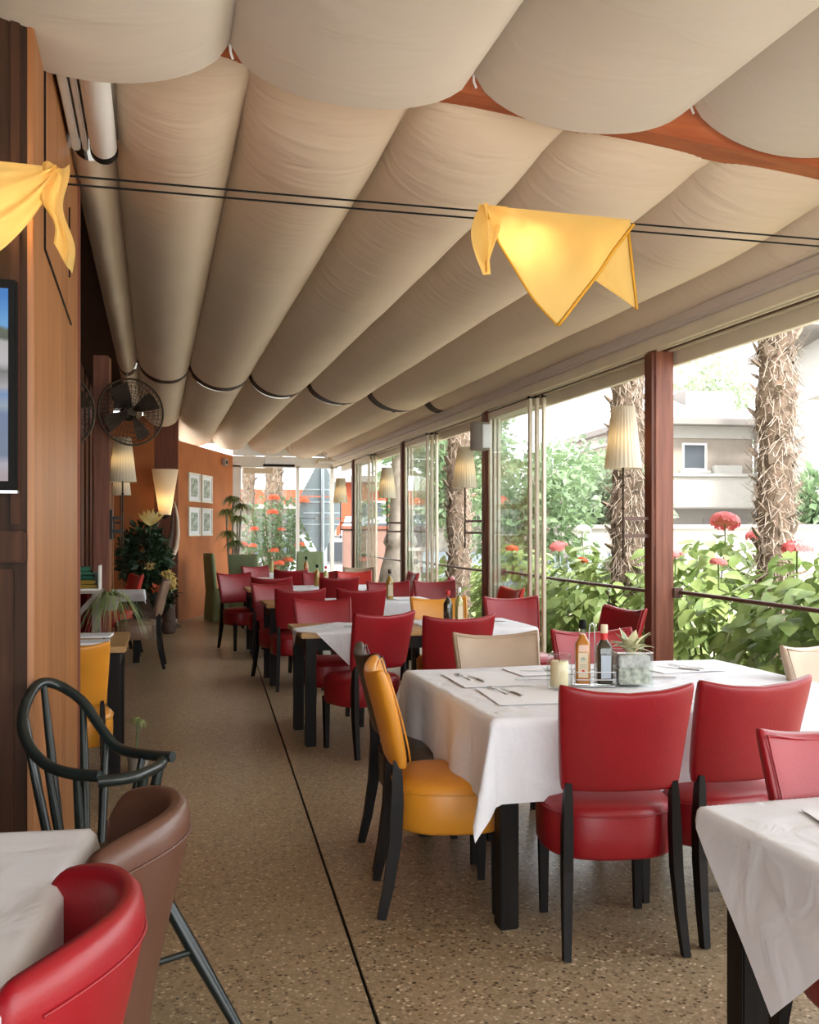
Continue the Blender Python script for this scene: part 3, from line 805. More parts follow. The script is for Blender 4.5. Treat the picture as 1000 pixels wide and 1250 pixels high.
def linen(name, label, x0, x1, y0, y1, ex, ey, z=TOP, rot=0.0, off=(0, 0), flare=0.05, amp=0.022, seed=0, n=56, mat='white_linen', group=None, cat='tablecloth', maxd=9.0):
    """cloth of half size ex,ey laid on a table top and hanging over its edges"""
    rnd = random.Random(seed); ph = [rnd.uniform(0, 6.28) for _ in range(6)]
    tx, ty = (x1 - x0) / 2 + 0.004, (y1 - y0) / 2 + 0.004
    cr, sr = math.cos(rot), math.sin(rot); rad = 0.014
    def f(u, v):
        a, b = (2 * u - 1) * ex, (2 * v - 1) * ey
        p, q = a * cr - b * sr + off[0], a * sr + b * cr + off[1]
        cx, cy = max(-tx, min(tx, p)), max(-ty, min(ty, q))
        dx, dy = p - cx, q - cy; d = math.hypot(dx, dy)
        if d > maxd: dx *= maxd / d; dy *= maxd / d; d = maxd
        wr = 0.0014 * math.sin(p * 9 + ph[0] + q * 3) * math.sin(q * 7 + ph[1]) + 0.0022 * math.exp(-((a) / 0.02) ** 2) + 0.0022 * math.exp(-((b) / 0.02) ** 2)
        if d < 1e-6: return (p, q, 0.004 + wr)
        ux, uy = dx / d, dy / d
        corner = 1 if (abs(dx) > 1e-6 and abs(dy) > 1e-6) else 0
        if d < rad * 1.57:
            an = d / rad; out = rad * math.sin(an); zz = -rad * (1 - math.cos(an))
        else:
            dd = d - rad * 1.57
            s = q if abs(dx) > abs(dy) else p
            if corner:
                th = math.atan2(abs(dy), abs(dx)); fold = 0.5 + 0.5 * math.cos(th * 4 + math.pi)      # deepest fold on the diagonal
                fl_ = 0.10 + 0.22 * fold * (0.6 + 0.4 * math.sin(ph[2])) + amp * 2 * math.sin(th * 6 + ph[3])
            else:
                fl_ = flare + amp * 3 * math.sin(s * 8 + ph[4]) + amp * 2 * math.sin(s * 19 + ph[5])
                edge = min(tx - abs(cx) if abs(dy) > 0 else 9, ty - abs(cy) if abs(dx) > 0 else 9)
                fl_ += 0.08 * math.exp(-max(0, edge) / 0.08)
            fl_ = max(0.015, fl_)
            out = rad + dd * fl_; zz = -rad - dd * math.sqrt(max(0.2, 1 - min(0.6, fl_) ** 2))
        return (cx + ux * out, cy + uy * out, 0.004 + zz)
    r = MB().grid(f, n, n).build(name, mat, None, 180, ((x0 + x1) / 2, (y0 + y1) / 2, z))
    return tag(r, label, cat, group)
LG = 'white table linen'
# front table
T1 = (1.15, 2.78, 3.26, 4.50)
table('large black-legged dining table at the front under white linen', *T1)
linen('tablecloth', 'white cloth with long hanging corner on the front table beside the yellow chair', *T1, 0.815 + 0.30, 0.62 + 0.30, seed=3, n=84, group=LG, flare=0.04)
linen('top_cloth', 'shorter white top cloth laid over the cloth of the front table', *T1, 0.815 + 0.225, 0.62 + 0.225, z=TOP + 0.006, seed=3, n=84, group=LG, flare=0.055)
# lower right table
T0 = (1.285, 2.55, 1.25, 2.12)
table('bare-cornered oak table in the lower right corner with black legs', *T0)
linen('tablecloth', 'white cloth set cornerwise on the table in the lower right corner', *T0, 0.745, 0.745, rot=R(45), off=(0.05, 0.13), maxd=0.42, seed=5, n=130, group=LG, flare=0.03, amp=0.006)
# lower left table
TL = (-1.20, -0.205, 1.10, 2.36)
tl = table('small square table in the lower left corner beneath the tub chairs', *TL); tl.rotation_euler.z = R(-5.5)
tl = linen('tablecloth', 'white cloth on the lower left table beside the brown tub chair', *TL, 0.50 + 0.25, 0.63 + 0.25, seed=8, n=60, group=LG, flare=0.015, amp=0.004); tl.rotation_euler.z = R(-5.5)
T2 = (0.92, 2.55, 6.38, 7.08)
table('second oak table from the front, its bare corner showing behind the yellow chair', *T2)
linen('tablecloth', 'white cloth set cornerwise on the left half of the second table', 0.92, 1.72, 6.38, 7.08, 0.345, 0.345, rot=R(45), off=(-0.04, -0.14), n=110, seed=2, group=LG, flare=0.03, amp=0.006)
linen('tablecloth', 'white cloth on the right half of the second table', 1.80, 2.55, 6.38, 7.08, 0.47, 0.45, seed=12, group=LG, z=TOP + 0.004, n=40)
T3 = (0.98, 2.60, 8.98, 9.62)
table('third oak table from the front with bare left corner', *T3)
linen('tablecloth', 'white cloth on the third table beneath the oil bottle', 1.3, 2.60, 8.98, 9.62, 0.64, 0.46, seed=4, group=LG, n=40)
T4 = (1.02, 2.62, 11.32, 11.98)
table('fourth oak table from the front', *T4)
linen('tablecloth', 'white cloth on the fourth table', 1.2, 2.62, 11.32, 11.98, 0.70, 0.46, seed=6, group=LG, n=40)
T5 = (1.32, 2.62, 13.50, 14.10)
table('fifth oak table from the front', *T5)
linen('tablecloth', 'white cloth on the fifth table', *T5, 0.75, 0.45, seed=9, group=LG, n=40)
T6 = (1.30, 2.45, 15.36, 15.30 + 0.72)
table('far table among the green covered chairs', *T6)
linen('tablecloth', 'white cloth on the far table among the green covered chairs', *T6, 0.70, 0.48, seed=10, group=LG, n=40)
T7 = (-0.66, -0.13, 10.92, 11.62)
table('small wall table beside the taupe chair', *T7)
linen('tablecloth', 'white cloth on the small wall table beside the taupe chair', *T7, 0.36, 0.45, seed=11, group=LG, n=40)
T8 = (-0.78, -0.165, 5.92, 6.80)
t8 = table('narrow oak wall table with black legs just past the timber pillar', *T8)
MB().box((0.155, -0.44, TOP - 0.002), (0.165, 0.44, TOP + 0.001)).build('leaf_joint', 'black_wood', t8)

# ================================================================== LAMPS, FANS, WALL THINGS
def shade_mesh(r0, r1, h, pleats, m=None):
    """pleated open cone, r0 bottom, r1 top, with a real thickness"""
    m = m or MB(); n = pleats * 4
    rings = []
    for r_, z, s in ((r0, 0, 1), (r1, h, 1), (r1 - 0.004, h, 1), (r0 - 0.004, 0, 1), (r0, 0, 1)):
        rings.append([((r_ + 0.0025 * math.cos(k * math.pi / 2)) * math.cos(2 * math.pi * k / n), (r_ + 0.0025 * math.cos(k * math.pi / 2)) * math.sin(2 * math.pi * k / n), z) for k in range(n)])
    return m.loft(rings, cap=False)
def point(parent, loc, watt, col=(1, 0.70, 0.38), rad=0.03):
    l = bpy.data.lights.new('bulb_light', 'POINT'); l.energy = watt; l.color = col; l.shadow_soft_size = rad
    o = bpy.data.objects.new('bulb_light', l); C.objects.link(o); o.parent = parent; o.location = loc
    return o

def wall_lamp(x, y, dirx, zb, label, watt=0.5, r0=0.125, r1=0.075, h=0.42, post_x=None, diry=0):
    """bracket lamp: rod on two arms, tapered pleated shade"""
    r = thing('wall_lamp', label, 'lamp', (x, y, 0), 0, 'bracket lamps with pleated shades')
    zr = zb - 0.62
    MB().sweep([(0, 0, zr), (0, 0, zb + h * 0.72)], 0.008, 8).build('rod', 'dark_bronze', r, 60)
    for k in range(4): MB().lathe([(0.008, 0), (0.014, 0.008), (0.008, 0.016)], 10, (0, 0, zr + 0.02 + k * 0.16)).build('collar', 'dark_bronze', r, 60)
    px = post_x - x
    for z in (zb - 0.34, zb - 0.46):
        MB().box((min(0, px), -0.011, z - 0.012), (max(0, px), 0.011, z + 0.012), 0.003).build('arm', 'rail_metal' if dirx > 0 else 'black_metal', r)
    MB().box((px - 0.015, -0.05, zb - 0.54), (px + 0.015, 0.05, zb - 0.26), 0.004).build('bracket_plate', 'post_wood' if dirx > 0 else 'black_metal', r)
    sh = shade_mesh(r0, r1, h, 26).build('shade', 'lamp_shade_cream', r, 180, (0, 0, zb))
    MB().sweep([(-r1 + 0.003, 0, h - 0.01), (r1 - 0.003, 0, h - 0.01)], 0.003, 6).build('spider', 'dark_bronze', sh)
    MB().lathe([(0.012, 0), (0.03, 0.03), (0.03, 0.06), (0.012, 0.09)], 12, (0, 0, zb + 0.14)).build('bulb', 'bulb_warm', r, 60)
    point(r, (0, 0, zb + 0.19), watt)
wall_lamp(3.09, 6.13, 1, 1.845, 'pleated cream bracket lamp on the nearest window post, before the palm trunk', post_x=W)
wall_lamp(3.08, 9.64, 1, 1.86, 'pleated cream bracket lamp on the post under the loudspeaker', post_x=W)
wall_lamp(3.08, 13.15, 1, 1.87, 'pleated cream bracket lamp on the third visible window post', post_x=W)
wall_lamp(3.08, 16.66, 1, 1.90, 'pleated cream bracket lamp on the farthest window post, in front of the sign', post_x=W)
wall_lamp(-0.30, 9.62, -1, 1.88, 'glowing pleated lamp on the left wall below the mesh fan', 3.5, post_x=-0.405)
wall_lamp(-0.42, 12.68, -1, 1.86, 'lamp shade on the left wall half hidden behind the nearer glowing one', 3, post_x=-0.505)

# upright cone lamp on the dark wall strip
r = thing('cone_lamp', 'tall upturned cone wall lamp above the flower arrangement', 'lamp', (0.14, 15.5, 1.66))
MB().loft([[(q * math.cos(2 * math.pi * k / 32), q * 0.8 * math.sin(2 * math.pi * k / 32), z) for k in range(32)] for q, z in ((0.085, 0), (0.20, 0.70), (0.195, 0.70), (0.08, 0.005))], cap=False).build('shade', 'lamp_shade_cream', r, 60)
MB().lathe([(0.02, -0.06), (0.06, -0.03), (0.085, 0.0), (0.03, 0.02)], 20).build('holder', 'dark_bronze', r, 60)
MB().box((-0.03, 0, -0.05), (0.03, 0.22, -0.01), 0.004).build('arm', 'dark_bronze', r)
point(r, (0, 0, 0.22), 2.5)

# wall fans
def fan(x, y, z, rz, rad, label, postx):
    r = thing('wall_fan', label, 'fan', (x, y, z), rz, 'dark mesh wall fans')
    # axis along local -Y
    def ring(q, yy, n=40): return [(q * math.cos(2 * math.pi * k / n), yy, q * math.sin(2 * math.pi * k / n)) for k in range(n)]
    MB().sweep(ring(rad, 0), 0.010, 6, closed=True).build('rim', 'dark_bronze', r, 180)
    cg = MB()
    for q in (0.25, 0.45, 0.62, 0.78, 0.9):
        for s in (-1, 1):
            cg.sweep(ring(rad * q, s * 0.07 * math.sqrt(1 - q * q), 30), 0.0022, 4, closed=True)
    for k in range(40):
        a = 2 * math.pi * k / 40
        for s in (-1, 1):
            cg.sweep([(rad * q * math.cos(a + 0.3 * q), s * 0.07 * math.sqrt(max(0, 1 - q * q)), rad * q * math.sin(a + 0.3 * q)) for q in (0.15, 0.5, 0.8, 1.0)], 0.0018, 4)
    cg.build('cage', 'black_metal', r, 180)
    for k in range(4):
        a = k * math.pi / 2 + 0.5
        def f(u, v, a=a):
            q = rad * (0.12 + 0.75 * u); b = a + (v - 0.5) * (0.9 - 0.25 * u)
            return (q * math.cos(b), 0.035 * (v - 0.5) * 2, q * math.sin(b))
        MB().grid(f, 6, 6).build('blade', 'dark_bronze', r, 180)
    MB().lathe([(0.02, 0), (0.065, 0.01), (0.075, 0.08), (0.05, 0.13), (0.02, 0.14)], 20).build('motor', 'dark_bronze', r, 60, (0, 0.02, 0), (R(-90), 0, 0))
    MB().sweep([(0, 0.12, 0), (0, 0.20, 0.06), (0, 0.24, 0.16), (0, 0.30, 0.20)], 0.016, 8).build('arm', 'black_metal', r, 60)
    return r
fan(-0.215, 9.28, 2.50, R(20), 0.30, 'big dark mesh fan on the left wall post above the glowing lamp', 0)
fan(-0.66, 7.30, 2.27, R(30), 0.27, 'dark mesh fan mostly hidden behind the timber pillar', 0)

# fluorescent batten by the pillar
r = thing('tube_light', 'white batten light fixture under the fabric beside the pillar top', 'light', (-0.27, 3.55, EYE + 1.67))
MB().box((-0.09, 0, 0.03), (-0.055, 1.08, 0.10), 0.006).build('housing', 'white_plastic', r)
MB().box((-0.045, 0, 0.03), (-0.02, 1.08, 0.10), 0.006).build('housing', 'white_plastic', r)
MB().sweep([(0.045, 0, 0.05), (0.045, 1.05, 0.05)], 0.058, 20).build('diffuser', 'white_plastic', r, 60)
MB().sweep([(0.045, 1.05, 0.05), (0.045, 1.11, 0.05)], 0.061, 20).build('end_cap', 'black_rubber', r, 60)
MB().box((-0.10, 0.0, 0.10), (0.11, 1.1, 0.13), 0.004).build('mounting_plate', 'grey_plastic', r)

# cable pair across the room with halogen capsules
r = thing('ceiling_cable', 'pair of thin black cables stretched across the room under the fabric', 'cable', (0, 3.20, 2.52))
for k, dz in enumerate((0.0, -0.026)):
    MB().sweep([(-2.55, 0, dz), (0.5, 0.0, dz - 0.006), (W - 0.0, 0, dz)], 0.0033, 6).build('cable', 'black_rubber', r)
for x in (-0.46, 1.22):
    h = thing('halogen_lamp', 'small halogen capsule glowing behind the %s yellow cloth' % ('left' if x < 0 else 'right'), 'lamp', (x, 3.20, 2.52))
    MB().sweep([(0, 0.0, 0.0), (0, 0.03, -0.03), (0, 0.05, -0.055)], 0.004, 6).build('holder', 'steel', h)
    MB().lathe([(0.004, -0.03), (0.013, -0.022), (0.014, 0.0), (0.006, 0.012)], 12, (0, 0.055, -0.065)).build('bulb', 'bulb_warm', h, 60)
    point(h, (0, 0.075, -0.085), 1.1, (1, 0.76, 0.48), 0.02)

# yellow cloths over the cables
def tri_panel(m, A, B, T, bulge, ph, yoff, n=22, fold=0.012, rev=1):
    """cloth panel: top edge A-B on the cable, gathered into the tip T"""
    A, B, T = Vector(A), Vector(B), Vector(T)
    def f(u, v):
        top = A.lerp(B, u); p = top.lerp(T, v)
        s = math.sin(u * math.pi) * math.sin(min(1, v * 1.15) * math.pi * 0.5) if v > 0 else 0
        p = p + Vector((0, -bulge * math.sin(u * math.pi) * v * (1 - 0.4 * v) * rev + yoff * v + fold * math.sin(u * 11 + ph + v * 3) * v * (1 - v), 0))
        return p
    m.grid(f, n, n)
r = thing('yellow_cloth', 'yellow translucent napkin draped over the cables in mid room', 'cloth', (0, 3.20, 2.52))
def hang(u, v):
    k = 0.46
    q = u / k if u < k else (1 - u) / (1 - k)
    low = -0.012 - 0.385 * max(0.0, q) ** (0.82 if u < k else 0.95)
    x = 1.08 + 0.56 * u + 0.02 * math.sin(v * 3) * (0.5 - u)
    fold = 0.030 * math.sin(u * 9 + v * 2.2 + 0.6) + 0.012 * math.sin(u * 23 - v * 3)
    return (x, -0.014 - v * (0.035 + fold) * (1 - 0.35 * v), 0.012 - 0.006 * u + (low - 0.012) * v)
fp = MB().grid(hang, 44, 26).build('front_drape', 'yellow_voile', r, 180)
m = MB(); tri_panel(m, (1.10, 0.012, 0.012), (1.635, 0.012, 0.008), (1.715, 0.06, -0.285), 0.02, 2.0, 0.03, 20, 0.02, -1)
m.build('back_drape', 'yellow_voile', r, 180)
m = MB(); tri_panel(m, (1.065, -0.014, 0.014), (1.17, -0.014, 0.014), (1.072, -0.05, -0.235), 0.03, 0.2, -0.02, 12, 0.03)
m.grid(lambda u, v: (1.072 + 0.022 * math.sin(u * 3.14) - 0.05 * math.sin(v * 3.14) * (1 - u), -0.02 - 0.05 * math.sin(v * 2.6) - 0.03 * u, 0.01 - 0.245 * v), 6, 14)
m.build('gathered_end', 'yellow_voile', r, 180)
def strip(pts, w, name='hem'):
    m = MB(); m.sweep(pts, w, 4, rect=(0.15, 1.0), up=(0, 1, 0)); return m.build(name, 'yellow_hem', r, 180)
def hemline(us): return [tuple(Vector(hang(u, 1.0)) + Vector((0, -0.003, 0.004))) for u in us]
strip(hemline([1 - 0.54 * k / 14 for k in range(15)]), 0.006)
strip(hemline([0.46 * k / 14 for k in range(15)]), 0.004)
strip([(1.635, 0.01, 0.006), (1.715, 0.092, -0.285)], 0.006)

r = thing('yellow_cloth', 'yellow translucent swag on the cables in front of the timber pillar', 'cloth', (0, 3.20, 2.52))
def sw(u, v):
    x = -0.82 + 0.53 * u
    top = 0.012; low = -0.30 * math.sin(math.pi * min(1, u * 0.92 + 0.08)) ** 0.8 - 0.02
    return (x + 0.03 * math.sin(v * 5) * (1 - u), -0.018 - 0.055 * math.sin(v * math.pi * 0.9) - 0.012 * math.sin(v * 16 + u * 3), top + (low - top) * v)
MB().grid(sw, 26, 22).build('swag', 'yellow_voile', r, 180)
def tail(u, v):
    return (-0.345 + 0.082 * u * (1 - 0.35 * v) + 0.055 * v ** 1.4 + 0.012 * math.sin(v * 9 + 1), -0.03 - 0.028 * math.sin(u * 7 + v) - 0.02 * v, 0.015 - (0.25 + 0.09 * u) * v)
MB().grid(tail, 12, 18).build('tail', 'yellow_voile', r, 180)

# television on the dark pillar front
r = thing('television', 'flat television showing a seaside picture on the dark pillar front', 'television', (0, 3.33, 0))
MB().box((-1.52, -0.05, 1.545), (-0.42, -0.015, 2.205), 0.006).build('casing', 'black_rubber', r)
MB().box((-1.49, -0.054, 1.575), (-0.445, -0.050, 2.175)).build('screen', 'screen_picture', r)
MB().box((-1.52, -0.054, 1.537), (-0.418, -0.02, 1.546)).build('chin_strip', 'steel', r)
MB().box((-1.1, -0.018, 1.75), (-0.8, 0, 2.0)).build('wall_mount', 'black_metal', r)

# loudspeaker on the second visible post
r = thing('loudspeaker', 'grey-beige loudspeaker fixed high on the second visible window post', 'speaker', (W, 9.58, 2.38))
rg = []
for z, s in ((-0.14, 0.94), (-0.13, 1), (0.13, 1), (0.145, 0.94)):
    rg.append([(-0.02 - 0.17 * s * max(0, math.sin(a)) ** 0.8 , -0.03 + 0.10 * s * math.cos(a), z) for a in [math.pi * k / 16 for k in range(17)]])
MB().loft(rg).build('cabinet', 'grey_plastic', r, 50)
MB().box((-0.10, -0.145, -0.12), (-0.005, -0.128, 0.12), 0.01).build('grille', 'white_plastic', r)
MB().box((-0.03, -0.02, -0.05), (0.0, 0.04, 0.05)).build('bracket', 'black_metal', r)
# ceiling unit near the far window corner
r = thing('emergency_light', 'small beige light box under the ceiling at the far window corner', 'light', (2.98, 17.6, 2.68))
MB().box((-0.17, -0.05, -0.05), (0.17, 0.05, 0.03), 0.012).build('casing', 'label_cream', r)
MB().box((-0.15, -0.055, -0.045), (0.15, -0.045, 0.0), 0.004).build('lens', 'white_plastic', r)
MB().box((-0.02, -0.02, 0.03), (0.02, 0.02, 0.14)).build('bracket', 'white_plastic', r)
r = thing('bar_light', 'white fixture with a dark underside hanging before the end window', 'light', (2.17, 17.9, 2.60))
MB().box((-0.28, -0.06, 0.02), (0.28, 0.06, 0.14), 0.02).build('casing', 'white_plastic', r)
MB().box((-0.29, -0.07, -0.01), (0.29, 0.07, 0.022), 0.01).build('underside', 'black_rubber', r)
for s in (-1, 1): MB().sweep([(s * 0.2, 0, 0.14), (s * 0.2, 0, 0.42)], 0.004, 6).build('hanger', 'steel', r)
r = thing('wall_box', 'small grey sensor box high on the slanted orange wall', 'sensor', (1.22, 18.06, 2.66), math.atan2(2.98, 1.07))
MB().box((-0.09, 0.0, -0.06), (0.09, 0.06, 0.06), 0.008).build('casing', 'grey_plastic', r, None, (0, -0.03, 0))
MB().box((-0.05, -0.032, -0.03), (0.05, -0.028, 0.03), 0.002).build('lens', 'black_rubber', r)

# four framed prints on the slanted wall
wd = Vector((WB[0] - WA[0], WB[1] - WA[1], 0)); wln = wd.length; wd.normalize(); wa = math.atan2(wd.y, wd.x)
def on_wall(px):
    """distance along the slanted wall seen at image column px"""
    t = (px - 190) * 0.968 / 1200
    # X = t*zc, zc = .25X+.968Y
    lo, hi = 0.0, wln
    for _ in range(40):
        m_ = (lo + hi) / 2; X = WA[0] + wd.x * m_; Y = WA[1] + wd.y * m_
        if X / (0.25 * X + 0.968 * Y) < t: lo = m_
        else: hi = m_
    return m_
names = ('upper left', 'upper right', 'lower left', 'lower right')
for k, (s, z, hw) in enumerate(((0.80, 2.13, 0.30), (1.49, 2.13, 0.30), (0.80, 1.57, 0.30), (1.49, 1.57, 0.30))):
    p = Vector((WA[0], WA[1], 0)) + wd * s
    r = thing('framed_print', '%s of the four white framed prints on the orange wall' % names[k], 'picture', (p.x, p.y, z), wa, 'four framed prints on the orange wall')
    m = MB(); hh = 0.235
    for a, b in (((-hw, -hh), (hw, -hh + 0.03)), ((-hw, hh - 0.03), (hw, hh)), ((-hw, -hh + 0.03), (-hw + 0.03, hh - 0.03)), ((hw - 0.03, -hh + 0.03), (hw, hh - 0.03))):
        m.box((a[0], -0.03, a[1]), (b[0], -0.002, b[1]), 0.003)
    m.build('frame', 'frame_white', r)
    MB().box((-hw + 0.03, -0.014, -hh + 0.03), (hw - 0.03, -0.004, hh - 0.03)).build('mount', 'paper', r)
    MB().box((-hw + 0.13, -0.018, -hh + 0.085), (hw - 0.13, -0.013, hh - 0.085)).build('print', 'print_grey', r)

# ================================================================== TABLE THINGS
def fork(x, y, z, rz, label, group='cutlery on the front table'):
    m = MB()
    m.sweep([(0, -0.095, 0.002), (0, -0.03, 0.003), (0, 0.03, 0.006)], [0.007, 0.0035, 0.004], 6, rect=(1, 0.4), up=(1, 0, 0))
    m.box((-0.011, 0.028, 0.004), (0.011, 0.052, 0.007), 0.001)
    for k in range(4): m.box((-0.011 + k * 0.0063, 0.05, 0.004), (-0.0085 + k * 0.0063, 0.095, 0.0065))
    return tag(m.build('fork', 'steel', None, 40, (x, y, z), (0, 0, rz)), label, 'fork', group)
def knife(x, y, z, rz, label, group='cutlery on the front table'):
    r = thing('knife', label, 'knife', (x, y, z), rz, group)
    MB().sweep([(0, -0.11, 0.004), (0, -0.06, 0.005), (0, -0.005, 0.004)], [0.006, 0.0075, 0.006], 8, rect=(1, 0.6), up=(1, 0, 0)).build('handle', 'steel', r, 60)
    MB().loft([[(-0.006, 0, 0.003), (0.006, 0, 0.003), (0.006, 0, 0.0045), (-0.006, 0, 0.0045)], [(-0.007, 0.06, 0.003), (0.008, 0.06, 0.003), (0.008, 0.06, 0.004), (-0.007, 0.06, 0.004)], [(-0.001, 0.11, 0.003), (0.003, 0.11, 0.003), (0.003, 0.11, 0.004), (-0.001, 0.11, 0.004)]]).build('blade', 'steel', r)
    return r
def sheet(x, y, z, w, d, rz, label, mat='paper', name='paper_napkin', cat='napkin', group='folded napkins and paper mats', curl=0.002, th=0.002):
    m = MB().box((-w / 2, -d / 2, 0), (w / 2, d / 2, th), 0.0006)
    return tag(m.build(name, mat, None, 60, (x, y, z), (0, 0, rz)), label, cat, group)
ZT = TOP + 0.0135
S = 'front table'
# (x, y) settings on the front table
sheet(1.42, 3.68, ZT, 0.40, 0.30, R(85), 'paper mat with a fork and knife at the yellow chair', group='paper mats on the front table', name='paper_mat', cat='placemat')
sheet(1.41, 4.12, ZT, 0.40, 0.30, R(88), 'paper mat with a fork and knife at the dark brown chair', group='paper mats on the front table', name='paper_mat', cat='placemat')
sheet(1.78, 4.30, ZT, 0.36, 0.26, R(2), 'paper mat in front of the facing beige chair', group='paper mats on the front table', name='paper_mat', cat='placemat')
sheet(1.83, 3.47, ZT, 0.36, 0.24, R(-4), 'paper mat in front of the nearest red chair', group='paper mats on the front table', name='paper_mat', cat='placemat')
sheet(2.42, 4.22, ZT, 0.34, 0.26, R(5), 'paper mat at the window end of the front table', group='paper mats on the front table', name='paper_mat', cat='placemat')
ZC = ZT + 0.002
fork(1.355, 3.80, ZT + 0.002, R(4), 'steel fork nearest the yellow chair'); knife(1.397, 3.76, ZT + 0.002, R(3), 'steel knife nearest the yellow chair')
fork(1.330, 4.19, ZT + 0.002, R(3), 'steel fork at the dark brown chair'); knife(1.370, 4.13, ZT + 0.002, R(2), 'steel knife at the dark brown chair')
fork(1.62, 4.04, ZT, R(80), 'steel fork lying alone beyond the jar')
knife(1.75, 4.28, ZC, R(78), 'steel knife in front of the facing beige chair'); fork(1.86, 4.31, ZC, R(80), 'steel fork in front of the facing beige chair')
knife(2.40, 4.20, ZC, R(35), 'steel knife at the window end of the front table'); fork(2.47, 4.24, ZC, R(30), 'steel fork at the window end of the front table')
knife(2.14, 3.98, ZT, R(70), 'steel knife right of the succulent planter')

def jar(x, y, z):
    r = thing('candle_jar', 'glass jar with a cream candle on the front table', 'jar', (x, y, z))
    MB().lathe([(0.042, 0), (0.050, 0.006), (0.052, 0.03), (0.052, 0.10), (0.046, 0.118), (0.043, 0.125), (0.046, 0.128), (0.046, 0.145), (0.044, 0.146)], 28, caps=False).build('glass', 'table_glass', r, 50)
    MB().lathe([(0.036, 0.012), (0.038, 0.014), (0.038, 0.112), (0.034, 0.116), (0.004, 0.112)], 24).build('candle', 'candle_wax', r, 50)
    MB().sweep([(0, 0, 0.112), (0.001, 0, 0.122)], 0.0014, 5).build('wick', 'black_rubber', r)
jar(1.625, 3.80, ZT)

def bottle(x, y, z, liquid, label, neckcol, cat='bottle', lab='label_cream', h=0.235, w=0.028, square=True, sleeve=None, group='oil and vinegar bottles', mark=False, rz=0.0):
    r = thing('oil_bottle', label, cat, (x, y, z), rz, group)
    n = 5.0 if square else 2.0
    body = [(0.9, 0.0), (1.0, 0.006), (1.0, h * 0.60), (0.92, h * 0.65), (0.55, h * 0.73), (0.40, h * 0.78), (0.38, h * 0.93), (0.40, h * 0.935)]
    MB().loft([superring(w * s, w * s, q, n if s > 0.6 else 2.2, 24) for s, q in body]).build('glass', 'table_glass', r, 50)
    fill = [(s_ * 0.93 if s_ > 0.6 else s_ * 0.86, q) for s_, q in body if q < h * 0.79]
    MB().loft([superring(w * s_, w * s_, max(q, 0.006), n if s_ > 0.6 else 2.2, 24) for s_, q in fill]).build('oil', liquid, r, 50)
    MB().lathe([(w * 0.42, h * 0.86), (w * 0.46, h * 0.865), (w * 0.46, h * 0.99), (w * 0.40, h)], 16).build('cap', neckcol, r, 50)
    if sleeve: MB().lathe([(w * 0.44, h * 0.74), (w * 0.43, h * 0.78), (w * 0.43, h * 0.855), (w * 0.40, h * 0.858)], 16).build('sleeve', sleeve, r, 50)
    if lab:
        l = MB().box((-w * 0.62, -w - 0.0015, h * 0.12), (w * 0.62, -w - 0.0002, h * 0.50)).build('paper_label', lab, r)
        if mark:
            MB().lathe([(0.0065, 0), (0.0065, 0.001)], 14).build('red_seal', 'red_plastic', l, None, (0, -w - 0.001, h * 0.22), (R(90), 0, 0))
            MB().lathe([(0.010, 0), (0.010, 0.001)], 16).build('crest', 'print_grey', l, None, (0, -w - 0.001, h * 0.40), (R(90), 0, 0))
            for q in range(3): MB().box((-w * 0.42, -w - 0.0025, h * (0.27 + 0.025 * q)), (w * 0.42, -w - 0.001, h * (0.275 + 0.025 * q))).build('text_line', 'print_grey', l)
    return r
bottle(1.757, 3.86, ZT + 0.004, 'amber_oil', 'clear square bottle of amber oil with black cap in the front caddy', 'black_rubber', mark=True, h=0.275, w=0.033, rz=-0.35)
bottle(1.842, 3.83, ZT + 0.004, 'dark_vinegar', 'dark vinegar bottle with red neck sleeve in the front caddy', 'label_cream', lab='label_blue', sleeve='red_plastic', h=0.255, w=0.034, rz=-0.2)
def caddy(x, y, z, label):
    r = thing('wire_caddy', label, 'caddy', (x, y, z), R(-16), 'wire caddies for bottles')
    def loop(hx, hy, zz): return [(a, b, zz) for a, b, _ in superring(hx, hy, 0, 8, 28)]
    for k, zz in enumerate((0.003, 0.03, 0.062)):
        MB().sweep(loop(0.085, 0.043, zz), 0.0022, 6, closed=True).build('wire_ring', 'steel', r, 60)
    for sx in (-0.085, 0.085):
        for sy in (-0.036, 0.036): MB().sweep([(sx, sy, 0.0), (sx, sy, 0.062)], 0.002, 6).build('upright', 'steel', r)
    for s in (-0.012, 0.012): MB().sweep([(s, 0.043, 0.0), (s, 0.043, 0.20), (s * 0.8, 0.042, 0.25), (0, 0.042, 0.262)], 0.0022, 6).build('handle', 'steel', r)
    MB().box((-0.084, -0.042, 0.0015), (0.084, 0.042, 0.003)).build('floor_plate', 'steel', r)
caddy(1.80, 3.845, ZT, 'wire caddy holding the amber and the dark bottle')

